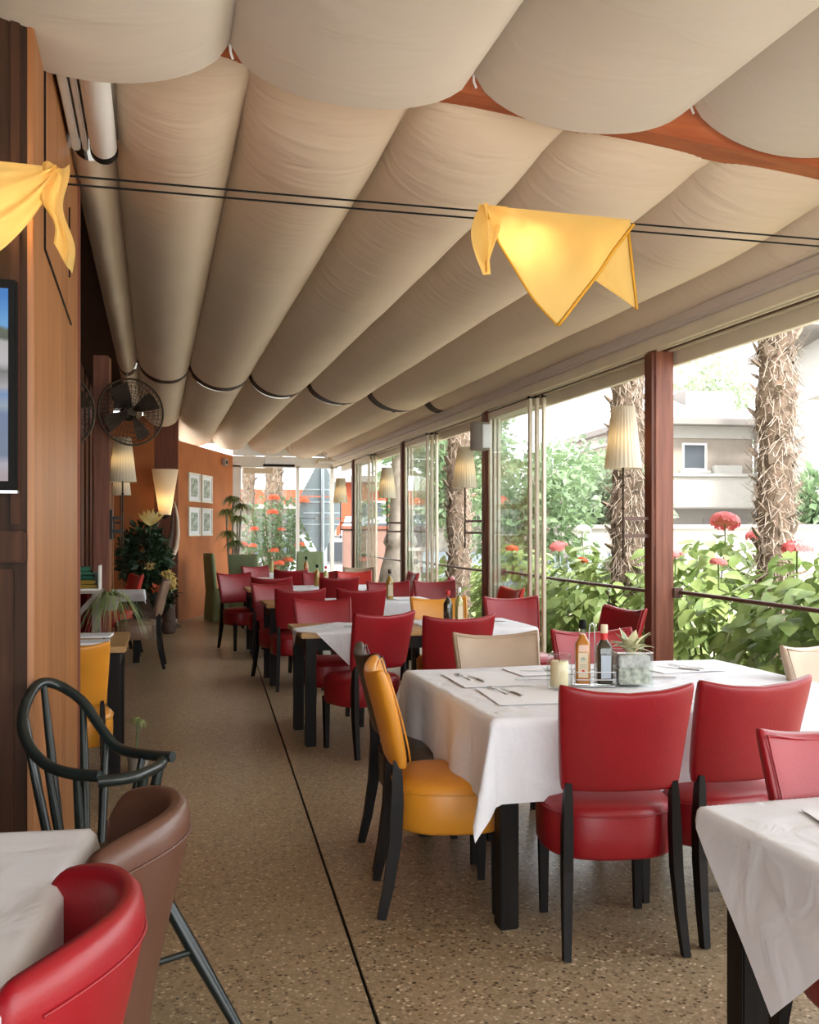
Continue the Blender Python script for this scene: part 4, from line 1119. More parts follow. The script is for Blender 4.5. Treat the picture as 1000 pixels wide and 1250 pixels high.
def planter(x, y, z, rz):
    r = thing('succulent_planter', 'square glass planter with a striped succulent on the front table', 'planter', (x, y, z), rz)
    a, h, t = 0.062, 0.118, 0.005
    MB().loft([[(-a, -a, 0), (a, -a, 0), (a, a, 0), (-a, a, 0)], [(-a, -a, h), (a, -a, h), (a, a, h), (-a, a, h)]], cap=False).build('glass_box', 'table_glass', r)
    MB().sweep([(-a, -a, h), (a, -a, h), (a, a, h), (-a, a, h)], 0.0022, 4, closed=True).build('rim', 'white_plastic', r)
    MB().box((-a + 0.008, -a + 0.008, 0.007), (a - 0.008, a - 0.008, 0.066), 0.004).build('soil', 'pebble_fill', r)
    MB().box((-a + 0.007, -a + 0.007, 0.066), (a - 0.007, a - 0.007, 0.108), 0.004).build('gravel', 'pale_gravel', r)
    rnd = random.Random(4)
    for k in range(17):
        an = k * 2.4; lean = 0.25 + 0.055 * k; L_ = 0.075 + 0.035 * math.sin(k) ** 2
        def f(u, v, w=0.021):
            q = v * L_; ww = w * math.sin(math.pi * min(1, v * 0.85 + 0.15)) * (1 - 0.15 * v)
            out = math.sin(lean * (0.6 + 0.7 * v)) * q; up = math.cos(lean * (0.6 + 0.7 * v)) * q
            sx = (u - 0.5) * 2 * ww
            return (math.cos(an) * (0.006 + out) - math.sin(an) * sx, math.sin(an) * (0.006 + out) + math.cos(an) * sx, 0.105 + up + 0.35 * abs(sx))
        lf = MB().grid(f, 4, 7).build('succulent_leaf', 'succulent_cream', r, 180)
        MB().grid(lambda u, v: tuple(Vector(f(0.5 + (u - 0.5) * 0.62, v * 0.93)) + Vector((0, 0, 0.0012)) + Vector((math.cos(an), math.sin(an), 0)) * -0.001), 4, 7).build('green_stripe', 'succulent_green', lf, 180)
    return r
planter(1.965, 3.83, ZT, R(-12)).scale = (1.22, 1.22, 1.22)

# second, third and farther tables
ZS = TOP + 0.009
def bset(x, y, tl, z=ZS):
    bottle(x - 0.04, y, z, 'dark_vinegar', 'dark vinegar bottle with red cap on the %s' % tl, 'red_plastic', lab=None, h=0.24, w=0.034, square=False)
    bottle(x + 0.045, y + 0.01, z, 'pale_oil', 'clear oil bottle beside the dark one on the %s' % tl, 'white_plastic', lab='label_cream', h=0.26, w=0.030, square=False)
bset(2.03, 6.62, 'second table', TOP + 0.011)
bottle(2.18, 9.20, ZS, 'olive_oil', 'tall olive oil bottle with dark neck on the third table', 'dark_vinegar', lab='label_cream', h=0.29, w=0.036, square=False)
def tumbler(x, y, z, label):
    r = thing('tumbler', label, 'glass', (x, y, z), 0, 'drinking glasses')
    MB().lathe([(0.030, 0), (0.033, 0.003), (0.038, 0.10), (0.036, 0.10), (0.030, 0.008), (0.004, 0.008)], 20, caps=False).build('glass', 'table_glass', r, 50)
    MB().lathe([(0.028, 0.009), (0.030, 0.03), (0.027, 0.034)], 16).build('napkin', 'paper', r)
tumbler(1.96, 9.12, ZS, 'glass tumbler left of the olive oil bottle on the third table')
bottle(1.86, 11.6, ZS, 'olive_oil', 'left of the two olive oil bottles on the fourth table', 'black_rubber', lab=None, h=0.26, w=0.034, square=False)
bottle(1.97, 11.62, ZS, 'pale_oil', 'right of the two oil bottles on the fourth table', 'red_plastic', lab='label_cream', h=0.24, w=0.034, square=False)
tumbler(2.10, 11.55, ZS, 'glass tumbler beside the oil bottles on the fourth table')
bottle(2.05, 13.75, ZS, 'amber_oil', 'amber oil bottle with dark neck on the fifth table', 'black_rubber', lab=None, h=0.30, w=0.034, square=False)
def vase(x, y, z, label, petal):
    r = thing('flower_vase', label, 'vase', (x, y, z), 0, 'small flower vases')
    MB().lathe([(0.03, 0), (0.04, 0.03), (0.035, 0.09), (0.02, 0.13), (0.024, 0.15)], 18).build('vase', 'white_plastic', r, 60)
    for k in range(5):
        a = k * 1.3; q = Vector((0.05 * math.cos(a), 0.05 * math.sin(a), 0.22 + 0.03 * (k % 3)))
        MB().sweep([(0, 0, 0.13), q], 0.002, 5).build('stem', 'stem_green', r)
        m = MB()
        for j in range(7):
            b = j * 0.9
            m.grid(lambda u, v: (q.x + 0.022 * v * math.cos(b) - 0.010 * (u - 0.5) * math.sin(b), q.y + 0.022 * v * math.sin(b) + 0.010 * (u - 0.5) * math.cos(b), q.z + 0.012 * math.sin(v * 2)), 2, 3)
        m.build('blossom', petal, r, 180)
vase(1.80, 13.78, ZS, 'small vase with red blossoms on the fifth table', 'orange_petal')
vase(1.62, 15.66, ZS, 'small vase among bottles on the far table by the green chairs', 'white_petal')
bottle(1.48, 15.6, ZS, 'dark_vinegar', 'dark bottle on the far table by the green chairs', 'black_rubber', lab='paper', h=0.28, w=0.034, square=False)
bottle(1.78, 15.62, ZS, 'pale_oil', 'pale bottle on the far table by the green chairs', 'label_cream', lab=None, h=0.25, w=0.034, square=False)
knife(1.25, 6.68, ZS, R(80), 'steel knife on the bare left half of the second table', 'cutlery on the farther tables'); fork(1.22, 6.60, ZS, R(80), 'steel fork on the left half of the second table', 'cutlery on the farther tables')
knife(2.35, 6.75, TOP + 0.012, R(60), 'steel knife on the right half of the second table', 'cutlery on the farther tables'); fork(2.28, 6.85, TOP + 0.012, R(60), 'steel fork on the right half of the second table', 'cutlery on the farther tables')
sheet(2.30, 6.78, TOP + 0.009, 0.34, 0.24, R(-30), 'paper mat on the right half of the second table', name='paper_mat', cat='placemat', group='paper mats on the farther tables', curl=0.003, th=0.002)
sheet(1.65, 9.3, ZS, 0.34, 0.24, 0, 'paper mat on the left of the third table', name='paper_mat', cat='placemat', group='paper mats on the farther tables')
sheet(2.40, 9.25, ZS, 0.34, 0.24, 0, 'paper mat right of the olive oil bottle on the third table', name='paper_mat', cat='placemat', group='paper mats on the farther tables')
# lower corner tables
sheet(-0.49, 2.06, ZS, 0.30, 0.22, R(62), 'brown kraft paper mat on the lower left table', 'kraft_paper', 'paper_mat', 'placemat', 'kraft paper mats', 0.004)
sheet(1.62, 1.86, ZS, 0.34, 0.26, R(-12), 'folded napkin on the lower right table', group='folded napkins', curl=0.01)
sheet(1.60, 1.56, ZS, 0.32, 0.22, R(-8), 'second napkin nearer the camera on the lower right table', group='folded napkins', curl=0.01)
# folded menus on the left wall table
for k, (y, rz) in enumerate(((6.15, 2), (6.55, -3))):
    sheet(-0.42, y, TOP, 0.20, 0.30, R(88 + rz), ('white folded napkin at the near end of the oak wall table', 'white folded napkin at the far end of the oak wall table')[k], group='folded napkins on the wall table', th=0.012)

# ================================================================== LEFT WALL CORNER: SHELF, PLANTS, FLOWERS
r = thing('wall_shelf', 'pale wooden corner stand with a diagonal brace on the left wall', 'shelf', (-0.50, 7.2, 0))
MB().box((-0.16, -0.14, 0.99), (0.14, 0.14, 1.01), 0.003).build('board', 'grey_bark', r)
MB().box((0.07, -0.03, 0.0), (0.13, 0.03, 0.99), 0.004).build('upright', 'grey_bark', r)
MB().sweep([(-0.15, 0, 0.70), (0.10, 0, 0.97)], 0.025, 4, phase=R(45)).build('brace', 'grey_bark', r)
r = thing('napkin_box', 'glass-fronted box of folded green napkins on the wall shelf', 'box', (-0.50, 7.2, 1.01))
m = MB()
m.box((-0.15, -0.12, 0), (0.13, 0.12, 0.012), 0.002); m.box((-0.15, -0.12, 0.012), (-0.138, 0.12, 0.18), 0.002); m.box((-0.138, 0.108, 0.012), (0.118, 0.12, 0.12), 0.002)
m.build('tray', 'white_paint', r)
MB().box((-0.138, -0.12, 0.012), (0.118, -0.114, 0.115)).build('front_glass', 'table_glass', r)
MB().box((0.118, -0.12, 0.012), (0.13, 0.12, 0.17), 0.002).build('side', 'white_paint', r)
for k in range(5): MB().box((-0.12 + 0.004 * k, -0.10, 0.014 + 0.03 * k), (0.11 - 0.012 * k, 0.10, 0.040 + 0.03 * k), 0.006).build('napkin', 'green_napkin' if k > 1 else 'olive_oil', r)
r = thing('curtain', 'burgundy curtain hanging behind the pale corner stand', 'curtain', (-0.56, 7.62, 0))
MB().grid(lambda u, v: (-0.14 + 0.32 * u, 0.025 * math.sin(u * 26), 0.30 + 0.66 * v), 40, 4).build('cloth', 'burgundy_curtain', r, 180)
MB().sweep([(-0.16, 0, 0.97), (0.2, 0, 0.97)], 0.008, 8).build('rod', 'dark_bronze', r, 60)

def blades(m, c, n, L0, L1, w, rnd, droop=1.0, up=0.8):
    for k in range(n):
        a = rnd.uniform(0, 6.283); L_ = rnd.uniform(L0, L1); el = rnd.uniform(0.35, 1.0) * up
        def f(u, v):
            q = v * L_; out = q * math.cos(el) ; z = q * math.sin(el) - droop * q * q / L_ * 0.9
            s = (u - 0.5) * w * (1 - v * 0.92)
            return (c[0] + out * math.cos(a) - s * math.sin(a), c[1] + out * math.sin(a) + s * math.cos(a), c[2] + z)
        m.grid(f, 1, 6)
rnd = random.Random(11)
r = thing('hanging_plant', 'pale green spider plant trailing from the pale corner stand', 'plant', (-0.315, 7.25, 0.96))
m = MB(); blades(m, (0, 0, 0), 90, 0.18, 0.42, 0.016, rnd, 1.5, 1.0); tag(m.build('foliage', 'spider_leaf', r, 180), 'arching pale green leaves', kind='stuff')
MB().lathe([(0.05, -0.10), (0.07, -0.02), (0.075, 0.0), (0.06, 0.0)], 16).build('pot', 'grey_bark', r, 60)
MB().sweep([(-0.05, 0, 0.0), (-0.12, 0, 0.03), (-0.16, 0.0, 0.04)], 0.006, 6).build('hook', 'black_metal', r)
r = thing('small_plant', 'little sprig of leaves low beside the oak wall table', 'plant', (-0.10, 6.05, 0))
m = MB(); blades(m, (0, 0, 0.30), 26, 0.05, 0.10, 0.016, rnd, 1.0); tag(m.build('foliage', 'spider_leaf', r, 180), 'small pale leaves', kind='stuff')
MB().sweep([(0, 0, 0), (-0.01, 0, 0.15), (0, 0, 0.3)], 0.006, 6).build('stem', 'stem_green', r); MB().lathe([(0.05, 0), (0.07, 0.10), (0.06, 0.10)], 16).build('pot', 'grey_bark', r, 60)

def leaf_cloud(m, c, rad, n, size, rnd, shell=0.55):
    for k in range(n):
        d = Vector((rnd.gauss(0, 1), rnd.gauss(0, 1), rnd.gauss(0, 1))).normalized()
        q = rnd.uniform(shell, 1.0) ** 0.6
        p = Vector((c[0] + d.x * rad[0] * q, c[1] + d.y * rad[1] * q, c[2] + d.z * rad[2] * q))
        s = size * rnd.uniform(0.6, 1.3)
        t = (d + Vector((rnd.gauss(0, 0.7), rnd.gauss(0, 0.7), rnd.gauss(0, 0.5) - 0.3))).normalized()
        n_ = t.cross(Vector((rnd.gauss(0, 1), rnd.gauss(0, 1), rnd.gauss(0, 1)))).normalized(); b = t.cross(n_)
        m.add([p, p + t * s * 0.45 + n_ * s * 0.28 + b * s * 0.06, p + t * s, p + t * s * 0.45 - n_ * s * 0.28 + b * s * 0.06], [(0, 1, 2, 3)])
# flower arrangement in the niche
r = thing('flower_arrangement', 'large dark leafy flower arrangement in the niche by the cone lamp', 'flowers', (-0.13, 14.2, 0))
MB().lathe([(0.16, 0), (0.20, 0.06), (0.17, 0.30), (0.12, 0.46), (0.15, 0.52)], 24).build('urn', 'driftwood', r, 60)
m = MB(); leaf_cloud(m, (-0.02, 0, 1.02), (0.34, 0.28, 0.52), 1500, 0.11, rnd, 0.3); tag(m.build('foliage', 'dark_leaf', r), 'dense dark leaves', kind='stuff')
for k in range(16):
    a = -0.9 + 1.8 * k / 15; L_ = 0.20 + 0.05 * math.sin(k * 2.2)
    def f(u, v):
        s = (u - 0.5) * 0.05 * math.sin(math.pi * min(1, 0.2 + v * 0.8)); q = v * L_
        return (0.06 + math.sin(a) * q + math.cos(a) * s, -0.18 - 0.05 * math.sin(v * 3) + 0.02 * (k % 3), 1.50 + math.cos(a) * q - math.sin(a) * s)
    MB().grid(f, 2, 5).build('petal', 'yellow_petal', r, 180)
MB().sweep([(0, 0, 0.5), (0.03, -0.1, 1.0), (0.06, -0.17, 1.5)], 0.012, 6).build('stem', 'stem_green', r)
for k, (x, z) in enumerate(((-0.22, 0.62), (0.05, 0.95), (0.12, 0.62), (-0.2, 0.68))):
    m = MB(); leaf_cloud(m, (x, -0.27, z), (0.05, 0.04, 0.05), 40, 0.05, rnd, 0.2); m.build('blossom', 'orange_petal' if k % 2 == 0 else 'yellow_petal', r)
r = thing('flower_bunch', 'bunch of pale yellow flowers standing behind the taupe chair', 'flowers', (0.18, 14.0, 0))
MB().lathe([(0.07, 0), (0.10, 0.05), (0.08, 0.35), (0.09, 0.40)], 20).build('vase', 'driftwood', r, 60)
for k in range(14):
    a = k * 2.4; q = (0.12 * math.cos(a) * (k % 4) / 3, 0.10 * math.sin(a), 0.66 + 0.17 * ((k * 7) % 5) / 4)
    MB().sweep([(0, 0, 0.38), (q[0] * 0.4, q[1] * 0.4, 0.55), q], 0.004, 5).build('stem', 'stem_green', r)
    m = MB(); leaf_cloud(m, q, (0.04, 0.04, 0.04), 26, 0.05, rnd, 0.2); m.build('blossom', 'yellow_petal', r)
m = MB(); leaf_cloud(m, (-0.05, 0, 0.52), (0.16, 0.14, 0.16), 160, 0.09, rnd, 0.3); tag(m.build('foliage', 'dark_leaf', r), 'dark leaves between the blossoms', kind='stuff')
r = thing('horn_sculpture', 'curved pale horn with dark driftwood standing beside the cone lamp', 'sculpture', (0.22, 14.9, 0))
MB().sweep([(-0.05, 0, 0.98), (0.02, 0, 1.05), (0.075, 0, 1.18), (0.10, 0, 1.38), (0.095, 0, 1.58), (0.07, 0, 1.75), (0.045, 0, 1.86)], [0.045, 0.042, 0.036, 0.030, 0.024, 0.016, 0.006], 10).build('horn', 'horn', r, 60)
MB().sweep([(-0.06, 0.02, 0.0), (-0.05, 0.03, 0.5), (-0.08, 0.02, 0.95), (-0.03, 0.02, 1.2), (0.02, 0.02, 1.45), (0.03, 0.01, 1.70)], [0.05, 0.045, 0.05, 0.045, 0.03, 0.01], 8).build('driftwood', 'driftwood', r, 60)
MB().sweep([(-0.08, 0.02, 0.9), (-0.18, 0.02, 1.15), (-0.22, 0, 1.35)], [0.045, 0.03, 0.01], 8).build('branch', 'driftwood', r, 60)
MB().lathe([(0.14, 0), (0.14, 0.03), (0.05, 0.05)], 20).build('base', 'driftwood', r, 60)
# dracaena in front of the slanted wall
r = thing('dracaena', 'tall spiky green dracaena beside the framed prints', 'plant', (1.27, 16.9, 0))
MB().lathe([(0.13, 0), (0.17, 0.05), (0.19, 0.36), (0.16, 0.36)], 22).build('pot', 'driftwood', r, 60)
for k, (x, z) in enumerate(((0.0, 1.95), (0.06, 1.62), (-0.06, 1.36), (0.10, 1.82), (-0.08, 1.72), (0.03, 1.2))):
    MB().sweep([(x * 0.3, 0, 0.35), (x, 0, z * 0.6), (x * 1.4, 0.0, z)], [0.022, 0.018, 0.014], 7).build('stem', 'grey_bark', r, 60)
    m = MB(); blades(m, (x * 1.4, 0, z), 110, 0.18, 0.36, 0.034, rnd, 1.1, 1.25); tag(m.build('leaf_tuft', 'dracaena_leaf', r, 180), 'tuft of narrow green leaves', kind='stuff')

# ================================================================== OUTSIDE THE WINDOWS
# ---- hydrangea bushes: single leaves in front, the mass behind as one foliage part
def leaf_mesh(name, mat, L_, w, cup):
    v, f = [], []
    prof = [(0, 0.02), (0.18, 0.62), (0.42, 1.0), (0.68, 0.78), (0.88, 0.34), (1.0, 0.0)]
    for t, s in prof:
        d = -cup * t * t
        v += [(-w * s, t * L_, d + 0.16 * w * s), (0, t * L_, d), (w * s, t * L_, d + 0.16 * w * s)]
    for i in range(len(prof) - 1):
        a = i * 3; f += [(a, a + 1, a + 4, a + 3), (a + 1, a + 2, a + 5, a + 4)]
    return MB().add(v, f).mesh(name, mat, 180)
LV = [leaf_mesh('hydrangea_leaf_a', 'hydrangea_leaf', 0.155, 0.050, 0.035), leaf_mesh('hydrangea_leaf_b', 'hydrangea_leaf', 0.125, 0.044, 0.05), leaf_mesh('hydrangea_leaf_c', 'hydrangea_leaf', 0.185, 0.060, 0.06)]
def orient(d, rnd, flat=0.55):
    """rotation whose +Y points along a drooping outward direction and +Z roughly outward-up"""
    y = (Vector((d.x, d.y, d.z * 0.3 - 0.35)) + Vector((rnd.gauss(0, 0.4), rnd.gauss(0, 0.4), rnd.gauss(0, 0.2)))).normalized()
    z = (d * 0.7 + Vector((0, 0, flat)) + Vector((rnd.gauss(0, 0.25), rnd.gauss(0, 0.25), 0))).normalized()
    x = y.cross(z).normalized(); z = x.cross(y)
    return Matrix((x, y, z)).transposed()
def flower_mesh(mat, rad, n=70, seed=1):
    rnd = random.Random(seed); m = MB()
    m.lathe([(rad * 0.5, -0.12 * rad), (rad * 0.86, 0.05 * rad), (rad * 0.78, 0.3 * rad), (rad * 0.4, 0.5 * rad), (rad * 0.05, 0.54 * rad)], 14)
    for k in range(n):
        d = Vector((rnd.gauss(0, 1), rnd.gauss(0, 1), abs(rnd.gauss(0, 0.9)) - 0.15)).normalized()
        p = Vector((d.x * rad, d.y * rad, d.z * rad * 0.6)); t = d.orthogonal().normalized(); b = d.cross(t); s = rad * 0.24
        a = rnd.uniform(0, 1.5); t, b = t * math.cos(a) + b * math.sin(a), b * math.cos(a) - t * math.sin(a)
        for sx, sy in ((1, 0), (-1, 0), (0, 1), (0, -1)):
            u, w = (t * sx + b * sy), (t * sy - b * sx)
            m.add([p, p + u * s * 0.6 + w * s * 0.42 + d * s * 0.12, p + u * s + d * s * 0.1, p + u * s * 0.6 - w * s * 0.42 + d * s * 0.12], [(0, 1, 2, 3)])
    return m.mesh('flower_head', mat)
FM = {k: flower_mesh(k, 0.095, 110, 3) for k in ('pink_petal', 'orange_petal', 'white_petal')}
def bush(x, y, rad, zc, label, nobj, nstuff, flowers=(), seed=1, fpet='pink_petal'):
    rnd = random.Random(seed)
    r = thing('hydrangea_bush', label, 'bush', (x, y, -0.1), 0, 'hydrangea bushes outside the window front')
    for k in range(7):
        a = k * 0.9; MB().sweep([(0.08 * math.cos(a), 0.08 * math.sin(a), 0), (rad[0] * 0.45 * math.cos(a), rad[1] * 0.45 * math.sin(a), zc + rad[2] * 0.3)], [0.014, 0.007], 6).build('stem', 'stem_green', r, 60)
    n = 0
    while n < nobj:
        d = Vector((rnd.gauss(-0.5, 1), rnd.gauss(-0.35, 1), rnd.gauss(0.15, 0.8))).normalized()
        q = rnd.uniform(0.9, 1.06); bump = 1 + 0.10 * math.sin(d.x * 7 + seed) * math.sin(d.y * 6 + d.z * 5)
        p = Vector((d.x * rad[0], d.y * rad[1], d.z * rad[2])) * q * bump + Vector((0, 0, zc))
        if p.z < 0.12: continue
        o = place('leaf', LV[rnd.randrange(3)], r)
        s = rnd.uniform(0.75, 1.2)
        o.matrix_local = Matrix.Translation(p) @ orient(d, rnd).to_4x4() @ Matrix.Scale(s, 4)
        n += 1
    m = MB()
    for k in range(nstuff):
        d = Vector((rnd.gauss(0, 1), rnd.gauss(0, 1), rnd.gauss(0, 1))).normalized()
        q = rnd.uniform(0.62, 0.97); bump = 1 + 0.10 * math.sin(d.x * 7 + seed) * math.sin(d.y * 6 + d.z * 5)
        p = Vector((d.x * rad[0], d.y * rad[1], d.z * rad[2])) * q * bump + Vector((0, 0, zc))
        if p.z < 0.08: continue
        Mx = Matrix.Translation(p) @ orient(d, rnd).to_4x4() @ Matrix.Scale(rnd.uniform(0.7, 1.2), 4)
        me = LV[k % 3]; m.add([(Mx @ v.co)[:] for v in me.vertices], [tuple(f.vertices) for f in me.polygons])
    tag(m.build('foliage', 'hydrangea_leaf', r, 180), 'mass of light green leaves behind the outer ones', kind='stuff')
    for fx, fy, fz, s, pet in flowers:
        o = place('flower_head', FM[pet], r, (fx - x, fy - y, fz + 0.1), (rnd.uniform(-.3, .1), rnd.uniform(-.4, .1), rnd.uniform(0, 6))); o.scale = (s, s, s)
        MB().sweep([(fx - x, fy - y, fz + 0.1), (fx - x + 0.02, fy - y + 0.03, fz - 0.08), ((fx - x) * 0.6, (fy - y) * 0.6, zc + rad[2] * 0.4)], 0.006, 5).build('stem', 'stem_green', r)
PK, OR, WH = 'pink_petal', 'orange_petal', 'white_petal'
bush(4.22, 5.45, (0.55, 0.75, 0.66), 0.74, 'hydrangea bush with the biggest pink flower head, left of the near palm trunk', 300, 700,
     [(4.07, 5.6, 1.30, 1.0, PK), (3.74, 6.0, 1.20, 0.6, PK)], 21)
bush(4.50, 7.3, (0.62, 0.75, 0.72), 0.76, 'hydrangea bush behind the nearest window post', 260, 600, [(4.58, 7.25, 1.49, 1.25, PK), (4.88, 7.25, 1.37, 0.95, PK), (3.95, 6.95, 1.22, 0.7, PK)], 22)
bush(4.60, 4.30, (0.60, 0.70, 0.62), 0.66, 'hydrangea bush right of the near palm trunk', 220, 500, [], 23)
bush(4.25, 9.0, (0.55, 0.9, 0.62), 0.72, 'hydrangea bush behind the pleated lamp in the second bay', 280, 600, [(3.97, 9.3, 1.25, 1.0, PK), (4.1, 9.0, 1.12, 0.6, OR), (4.5, 9.9, 1.42, 1.0, WH)], 24)
bush(4.30, 11.3, (0.55, 0.95, 0.62), 0.70, 'hydrangea bush seen through the second stack of glass sashes', 160, 500, [(4.1, 11.0, 1.2, 0.8, OR)], 25)
bush(4.35, 13.8, (0.55, 0.95, 0.55), 0.60, 'hydrangea bush beside the third palm trunk', 140, 450, [], 26)
bush(5.3, 9.9, (0.7, 1.0, 0.6), 0.7, 'tall hydrangea bush farther out in the second bay', 120, 500, [], 27)
bush(5.6, 6.6, (0.8, 0.9, 0.6), 0.7, 'hydrangea bush farther out behind the near palm', 150, 500, [], 28)
# oleander-like shrub outside the end window
r = thing('flowering_shrub', 'loose shrub with orange-red blossoms outside the end window', 'shrub', (2.35, 19.9, -0.1), 0)
for k in range(9):
    a = k * 0.7; MB().sweep([(0.05 * math.cos(a), 0.05 * math.sin(a), 0), (0.35 * math.cos(a), 0.25 * math.sin(a), 1.2), (0.55 * math.cos(a), 0.35 * math.sin(a), 2.0)], [0.02, 0.014, 0.006], 6).build('stem', 'stem_green', r, 60)
m = MB(); leaf_cloud(m, (0, 0, 1.25), (0.75, 0.45, 1.0), 1400, 0.13, rnd, 0.2); tag(m.build('foliage', 'tree_leaf', r), 'loose light green leaves', kind='stuff')
for k in range(16):
    o = place('blossom', FM[OR], r, (rnd.uniform(-0.75, 0.75), -0.35 + rnd.uniform(-0.15, 0.1), rnd.choice((0.7, 0.95, 1.2, 1.55, 1.9, 2.1)) + rnd.uniform(-0.1, 0.1))); s = rnd.uniform(0.8, 1.3); o.scale = (s, s, s)

# ---- palm trunks
def boot_mesh():
    v = [(-0.05, 0, 0), (0.05, 0, 0), (0.036, -0.032, 0.07), (-0.036, -0.032, 0.07), (0.020, -0.050, 0.120), (-0.020, -0.050, 0.120),
         (-0.045, 0.02, 0.02), (0.045, 0.02, 0.02), (0.030, -0.012, 0.080), (-0.030, -0.012, 0.080), (0.016, -0.040, 0.124), (-0.016, -0.040, 0.124)]
    f = [(0, 1, 2, 3), (3, 2, 4, 5), (7, 6, 9, 8), (8, 9, 11, 10), (1, 7, 8, 2), (2, 8, 10, 4), (6, 0, 3, 9), (9, 3, 5, 11), (5, 4, 10, 11)]
    return MB().add(v, f).mesh('leaf_base', 'palm_boot')
BOOT = boot_mesh()
def palm(x, y, rad, h, label, nboot, nfib, z0=-0.1, seed=1):
    rnd = random.Random(seed)
    r = thing('palm_tree', label, 'palm', (x, y, z0), 0, 'palm trunks outside')
    prof = [(rad * (1.25 if q == 0 else 1 + 0.10 * math.sin(q * 1.7 + seed)) * (0.92 + 0.05 * math.sin(q * 5.1)), h * q / 26) for q in range(27)]
    MB().lathe(prof, 18).build('trunk', 'palm_bark', r, 70)
    for k in range(nboot):
        a = k * 2.39996; z = 0.25 + (h - 0.35) * k / nboot
        o = place('leaf_base', BOOT, r)
        s = rnd.uniform(0.55, 0.95) * rad / 0.15
        o.matrix_local = Matrix.Translation((rad * 0.93 * math.cos(a), rad * 0.93 * math.sin(a), z)) @ Matrix.Rotation(a + math.pi / 2 + rnd.gauss(0, 0.2), 4, 'Z') @ Matrix.Rotation(rnd.gauss(0.1, 0.25), 4, 'X') @ Matrix.Rotation(rnd.gauss(0, 0.3), 4, 'Y') @ Matrix.Scale(s, 4)
    m = MB()
    for k in range(nfib):
        a = rnd.uniform(0, 6.283); z = rnd.uniform(0.3, h - 0.1); d = Vector((math.cos(a), math.sin(a), 0)); t = Vector((-d.y, d.x, 0))
        p = d * rad * 0.98 + Vector((0, 0, z)); L_ = rnd.uniform(0.05, 0.16) * rad / 0.15; w = 0.003 * rad / 0.15
        dr = (d * rnd.uniform(0.1, 0.55) + t * rnd.gauss(0, 0.6) + Vector((0, 0, rnd.gauss(-0.3, 0.6)))).normalized()
        e = p + dr * L_; e2 = e + (dr + Vector((0, 0, 0.4))) * L_ * 0.3
        m.add([p - t * w, p + t * w, e + t * w, e - t * w, e2], [(0, 1, 2, 3), (3, 2, 4)])
    tag(m.build('fibre', 'palm_fibre', r), 'shaggy pale fibres', kind='stuff')
palm(4.62, 6.62, 0.145, 4.4, 'shaggy palm trunk at the right edge, nearest outside the window', 170, 4200, seed=2)
palm(4.28, 8.40, 0.165, 4.4, 'shaggy palm trunk behind the pleated lamp in the second bay', 140, 3200, seed=3)
palm(4.05, 12.95, 0.17, 4.4, 'palm trunk seen in the third bay beside the loudspeaker', 110, 1500, seed=4)
palm(2.42, 20.8, 0.20, 4.6, 'palm trunk outside the end window, right of the thinner one', 90, 500, seed=5)
palm(1.96, 21.6, 0.15, 4.6, 'thinner palm trunk outside the end window behind the white frame', 70, 400, seed=6)
r = thing('flared_trunk', 'pale grey trunk with a wide flared foot outside the fourth bay', 'tree', (4.0, 16.1, -0.1))
MB().lathe([(0.46, 0), (0.42, 0.4), (0.33, 0.9), (0.26, 1.15), (0.25, 1.25), (0.29, 1.32), (0.27, 1.40), (0.20, 1.55), (0.17, 2.0), (0.15, 2.6), (0.13, 3.4)], 22).build('trunk', 'grey_bark', r, 60)
MB().lathe([(0.43, 0), (0.435, 0.03)], 22, (0, 0, 0.34)).build('ring', 'grey_bark', r)
m = MB(); leaf_cloud(m, (0, 0, 3.3), (0.6, 0.6, 0.5), 400, 0.16, rnd, 0.2); tag(m.build('foliage', 'tree_leaf', r), 'green crown leaves', kind='stuff')

# ---- trees
def tree(x, y, h, rad, label, mat, n=2600, seed=1, size=0.35, zc=None):
    rnd = random.Random(seed)
    r = thing('garden_tree', label, 'tree', (x, y, -0.3), 0, 'trees beyond the garden')
    MB().sweep([(0, 0, 0), (0.1, 0, h * 0.3), (0, 0.1, h * 0.6), (0.05, 0, h * 0.85)], [0.22, 0.17, 0.11, 0.04], 8).build('trunk', 'grey_bark', r, 60)
    m = MB()
    for k in range(9):
        a = k * 2.4; q = 0.55 + 0.3 * ((k * 5) % 3) / 2
        c = (rad * 0.55 * math.cos(a) * q, rad * 0.55 * math.sin(a) * q, h * (0.38 + 0.055 * k))
        MB().sweep([(0, 0, h * (0.28 + 0.05 * k)), c], [0.07, 0.02], 6).build('branch', 'grey_bark', r, 60)
        leaf_cloud(m, c, (rad * 0.55, rad * 0.55, h * 0.17), n // 9, size, rnd, 0.15)
    tag(m.build('foliage', mat, r), 'airy mass of leaves', kind='stuff')
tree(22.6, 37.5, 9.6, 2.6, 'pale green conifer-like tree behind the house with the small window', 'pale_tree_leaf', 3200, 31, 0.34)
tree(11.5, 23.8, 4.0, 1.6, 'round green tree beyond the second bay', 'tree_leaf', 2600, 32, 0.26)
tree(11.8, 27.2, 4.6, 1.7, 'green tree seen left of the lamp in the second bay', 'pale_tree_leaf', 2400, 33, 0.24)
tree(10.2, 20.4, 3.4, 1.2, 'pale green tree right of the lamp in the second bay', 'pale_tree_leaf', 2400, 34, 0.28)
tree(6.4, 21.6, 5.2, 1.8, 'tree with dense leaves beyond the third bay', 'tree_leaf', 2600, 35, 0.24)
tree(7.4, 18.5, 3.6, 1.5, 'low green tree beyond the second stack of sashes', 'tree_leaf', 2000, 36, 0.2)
tree(13.5, 40, 8.5, 1.6, 'far grey-green conifer rising against the sky in the second bay', 'pale_tree_leaf', 2000, 37, 0.3)
